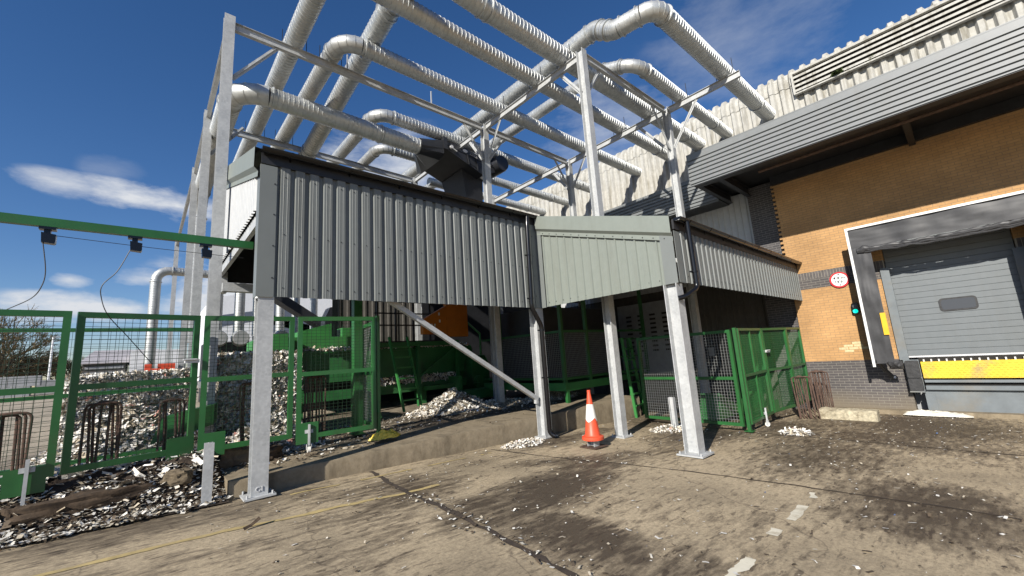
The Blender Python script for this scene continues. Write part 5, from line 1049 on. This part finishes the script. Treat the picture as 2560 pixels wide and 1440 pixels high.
cs = thing('incline_conveyor', (4.5, 20, 3), 'dark inclined conveyor chute dropping to the right behind the shed', 'conveyor'); mb = MB(); mb.bar((3.6, 20, 5.3), (7.2, 20, 2.9), .8, .35); mb.build('trough', M['dark'], cs)
wf = thing('white_factory', (11, 38, 1.2), 'bright white clad factory hall with blue grey band behind the plant', 'building'); mb = MB(); mb.prism([(3.6, 38, 1.), (30, 38, 1.), (30, 38, 9.6), (12, 38, 9.6), (3.6, 38, 7.6)], (0, 20, 0)); mb.build('wall', M['farwhite'], wf); mb = MB(); mb.prism([(3.6, 37.97, 6.2), (6.5, 37.97, 6.7), (11, 37.97, 5.4), (11, 37.97, 4.7), (6.5, 37.97, 5.9), (3.6, 37.97, 5.3)], (0, .02, 0)); mb.prism([(6.8, 37.97, 7.9), (11.5, 37.97, 5.7), (11.5, 37.97, 2.4), (6.8, 37.97, 3.8)], (0, .02, 0)); mb.build('band', M['farband'], wf)
gb = thing('grey_depot', (-1.2, 38, 1.2), 'low grey depot with pitched ribbed roof beyond the far yard', 'building'); mb = MB(); mb.box(-2.9, -.9, 38, 44, 1.1, 3.05); mb.build('wall', M['fardark'], gb); mb = MB(); mb.prism([(-3.1, 37.8, 3.0), (-3.1, 37.8, 3.06), (-2.6, 40.5, 4.0), (-2.9, 44.4, 3.0)], (3.4, 0, 0)); mb.build('roof', M['farroof'], gb)
mb = MB(); mb.box(-.7, 2.2, 37.2, 41, 1.1, 3.75); mb.build('office', M['farwhite'], gb); mb = MB(); mb.box(.0, .32, 37.18, 37.2, 2.75, 3.1); mb.build('window', M['glass'], gb); mb = MB(); mb.box(-.3, 1.7, 37.17, 37.2, 1.2, 2.5); mb.build('shutter', M['fargrey'], gb)
mb = MB()
for z in (2.65, 2.3, 1.95): mb.box(-2.8, -1., 37.95, 38, z, z+.16)
mb.build('window', M['fargrey'], gb)
rb = thing('water_barrier', (.3, 18, .5), 'red plastic road barrier standing on the heap before the far duct', 'barrier'); mb = MB(); mb.box(.02, .55, 18, 18.3, 1.55, 2.05); mb.box(.02, .2, 18, 18.3, 2.05, 2.2); mb.box(.35, .8, 18.1, 18.4, 1.75, 2.2); mb.box(-.1, .7, 17.95, 18.35, .5, 1.55); mb.build('body', M['redpl'], rb)
lp = thing('lamp_post', (-5.67, 50, 1.4), 'slim grey lamp post in front of the bare trees', 'lamp post'); mb = MB(); mb.tube([(-5.67, 50, 1.4), (-5.67, 50, 5.75)], [.09, .06], 8); mb.build('pole', M['farwhite'], lp); mb = MB(); mb.box(-5.7, -5.2, 49.93, 50.07, 5.72, 5.8); mb.build('lamp_head', M['fargrey'], lp)
bw = thing('block_barrier', (-5.9, 40, 1.3), 'pale concrete block wall in front of the trees', 'wall'); mb = MB()
for i, x in enumerate(frange(-12, -6.6, 1.35)): mb.box(x, x+1.33, 40, 40.6, 1.2, 1.85); mb.box(x+.4, x+1.73, 40, 40.6, 1.86, 2.5)
mb.box(-5.25, -1.6, 41.5, 41.6, 1.2, 2.2); mb.build('blocks', M['fargrey'], bw)
def tree(label, x, y, z0, h, seed, n=6):
    rr = random.Random(seed); t = thing('bare_tree', (x, y, z0), label, 'tree', 'bare trees beyond the yard'); tb, cr = MB(), MB()
    def grow(p, d, l, r, lev):
        q = p+d*l; (tb if lev < 2 else cr).tube([p, p.lerp(q, .5)+Vector((rr.gauss(0, .05*l), rr.gauss(0, .05*l), 0)), q], [r, r*.85, r*.68], 6 if lev < 2 else 3, False)
        if lev >= n: return
        for k in range(3 if lev < n-1 else 4):
            dd = (d+Vector((rr.gauss(0, .5), rr.gauss(0, .5), rr.gauss(.05, .32)))).normalized(); grow(p.lerp(q, rr.uniform(.55, 1)), dd, l*rr.uniform(.6, .85), max(.014, r*.62), lev+1)
    for k in range(3): grow(Vector((x+rr.gauss(0, .5), y+rr.gauss(0, .3), z0-.1)), Vector((rr.gauss(0, .25), rr.gauss(0, .2), 1)).normalized(), h*.26, h*.022, 0)
    tb.build('trunk', M['bark'], t); cr.build('crown', M['twig'], t)
tree('tall bare tree at the left edge of the photo', -10.5, 52, 1.3, 9.5, 1); tree('bare bushy tree behind the concrete blocks, next to the tallest one', -9.0, 54, 1.3, 5.6, 2); tree('low bare tree left of the lamp post', -7.3, 55, 1.3, 4.9, 3); tree('low bare tree right of the lamp post', -5.4, 56, 1.3, 4.6, 4); tree('small bare tree furthest right of the row', -4.3, 60, 1.3, 3.2, 5)
hd = MB(); vs = []
for i in range(900):
    x = R.uniform(-40, -3.2); flake(hd, (x, 62+R.uniform(-1, 1), 1.2+R.random()**1.3*(3.4 if x < -6 else 2.2)), .6, .25, R.uniform(0, 6.28), R.uniform(-1.5, 1.5), R.uniform(-1.5, 1.5))
tag(hd.build('undergrowth', M['bark']), 'brown winter undergrowth behind the bare trees', kind='stuff')
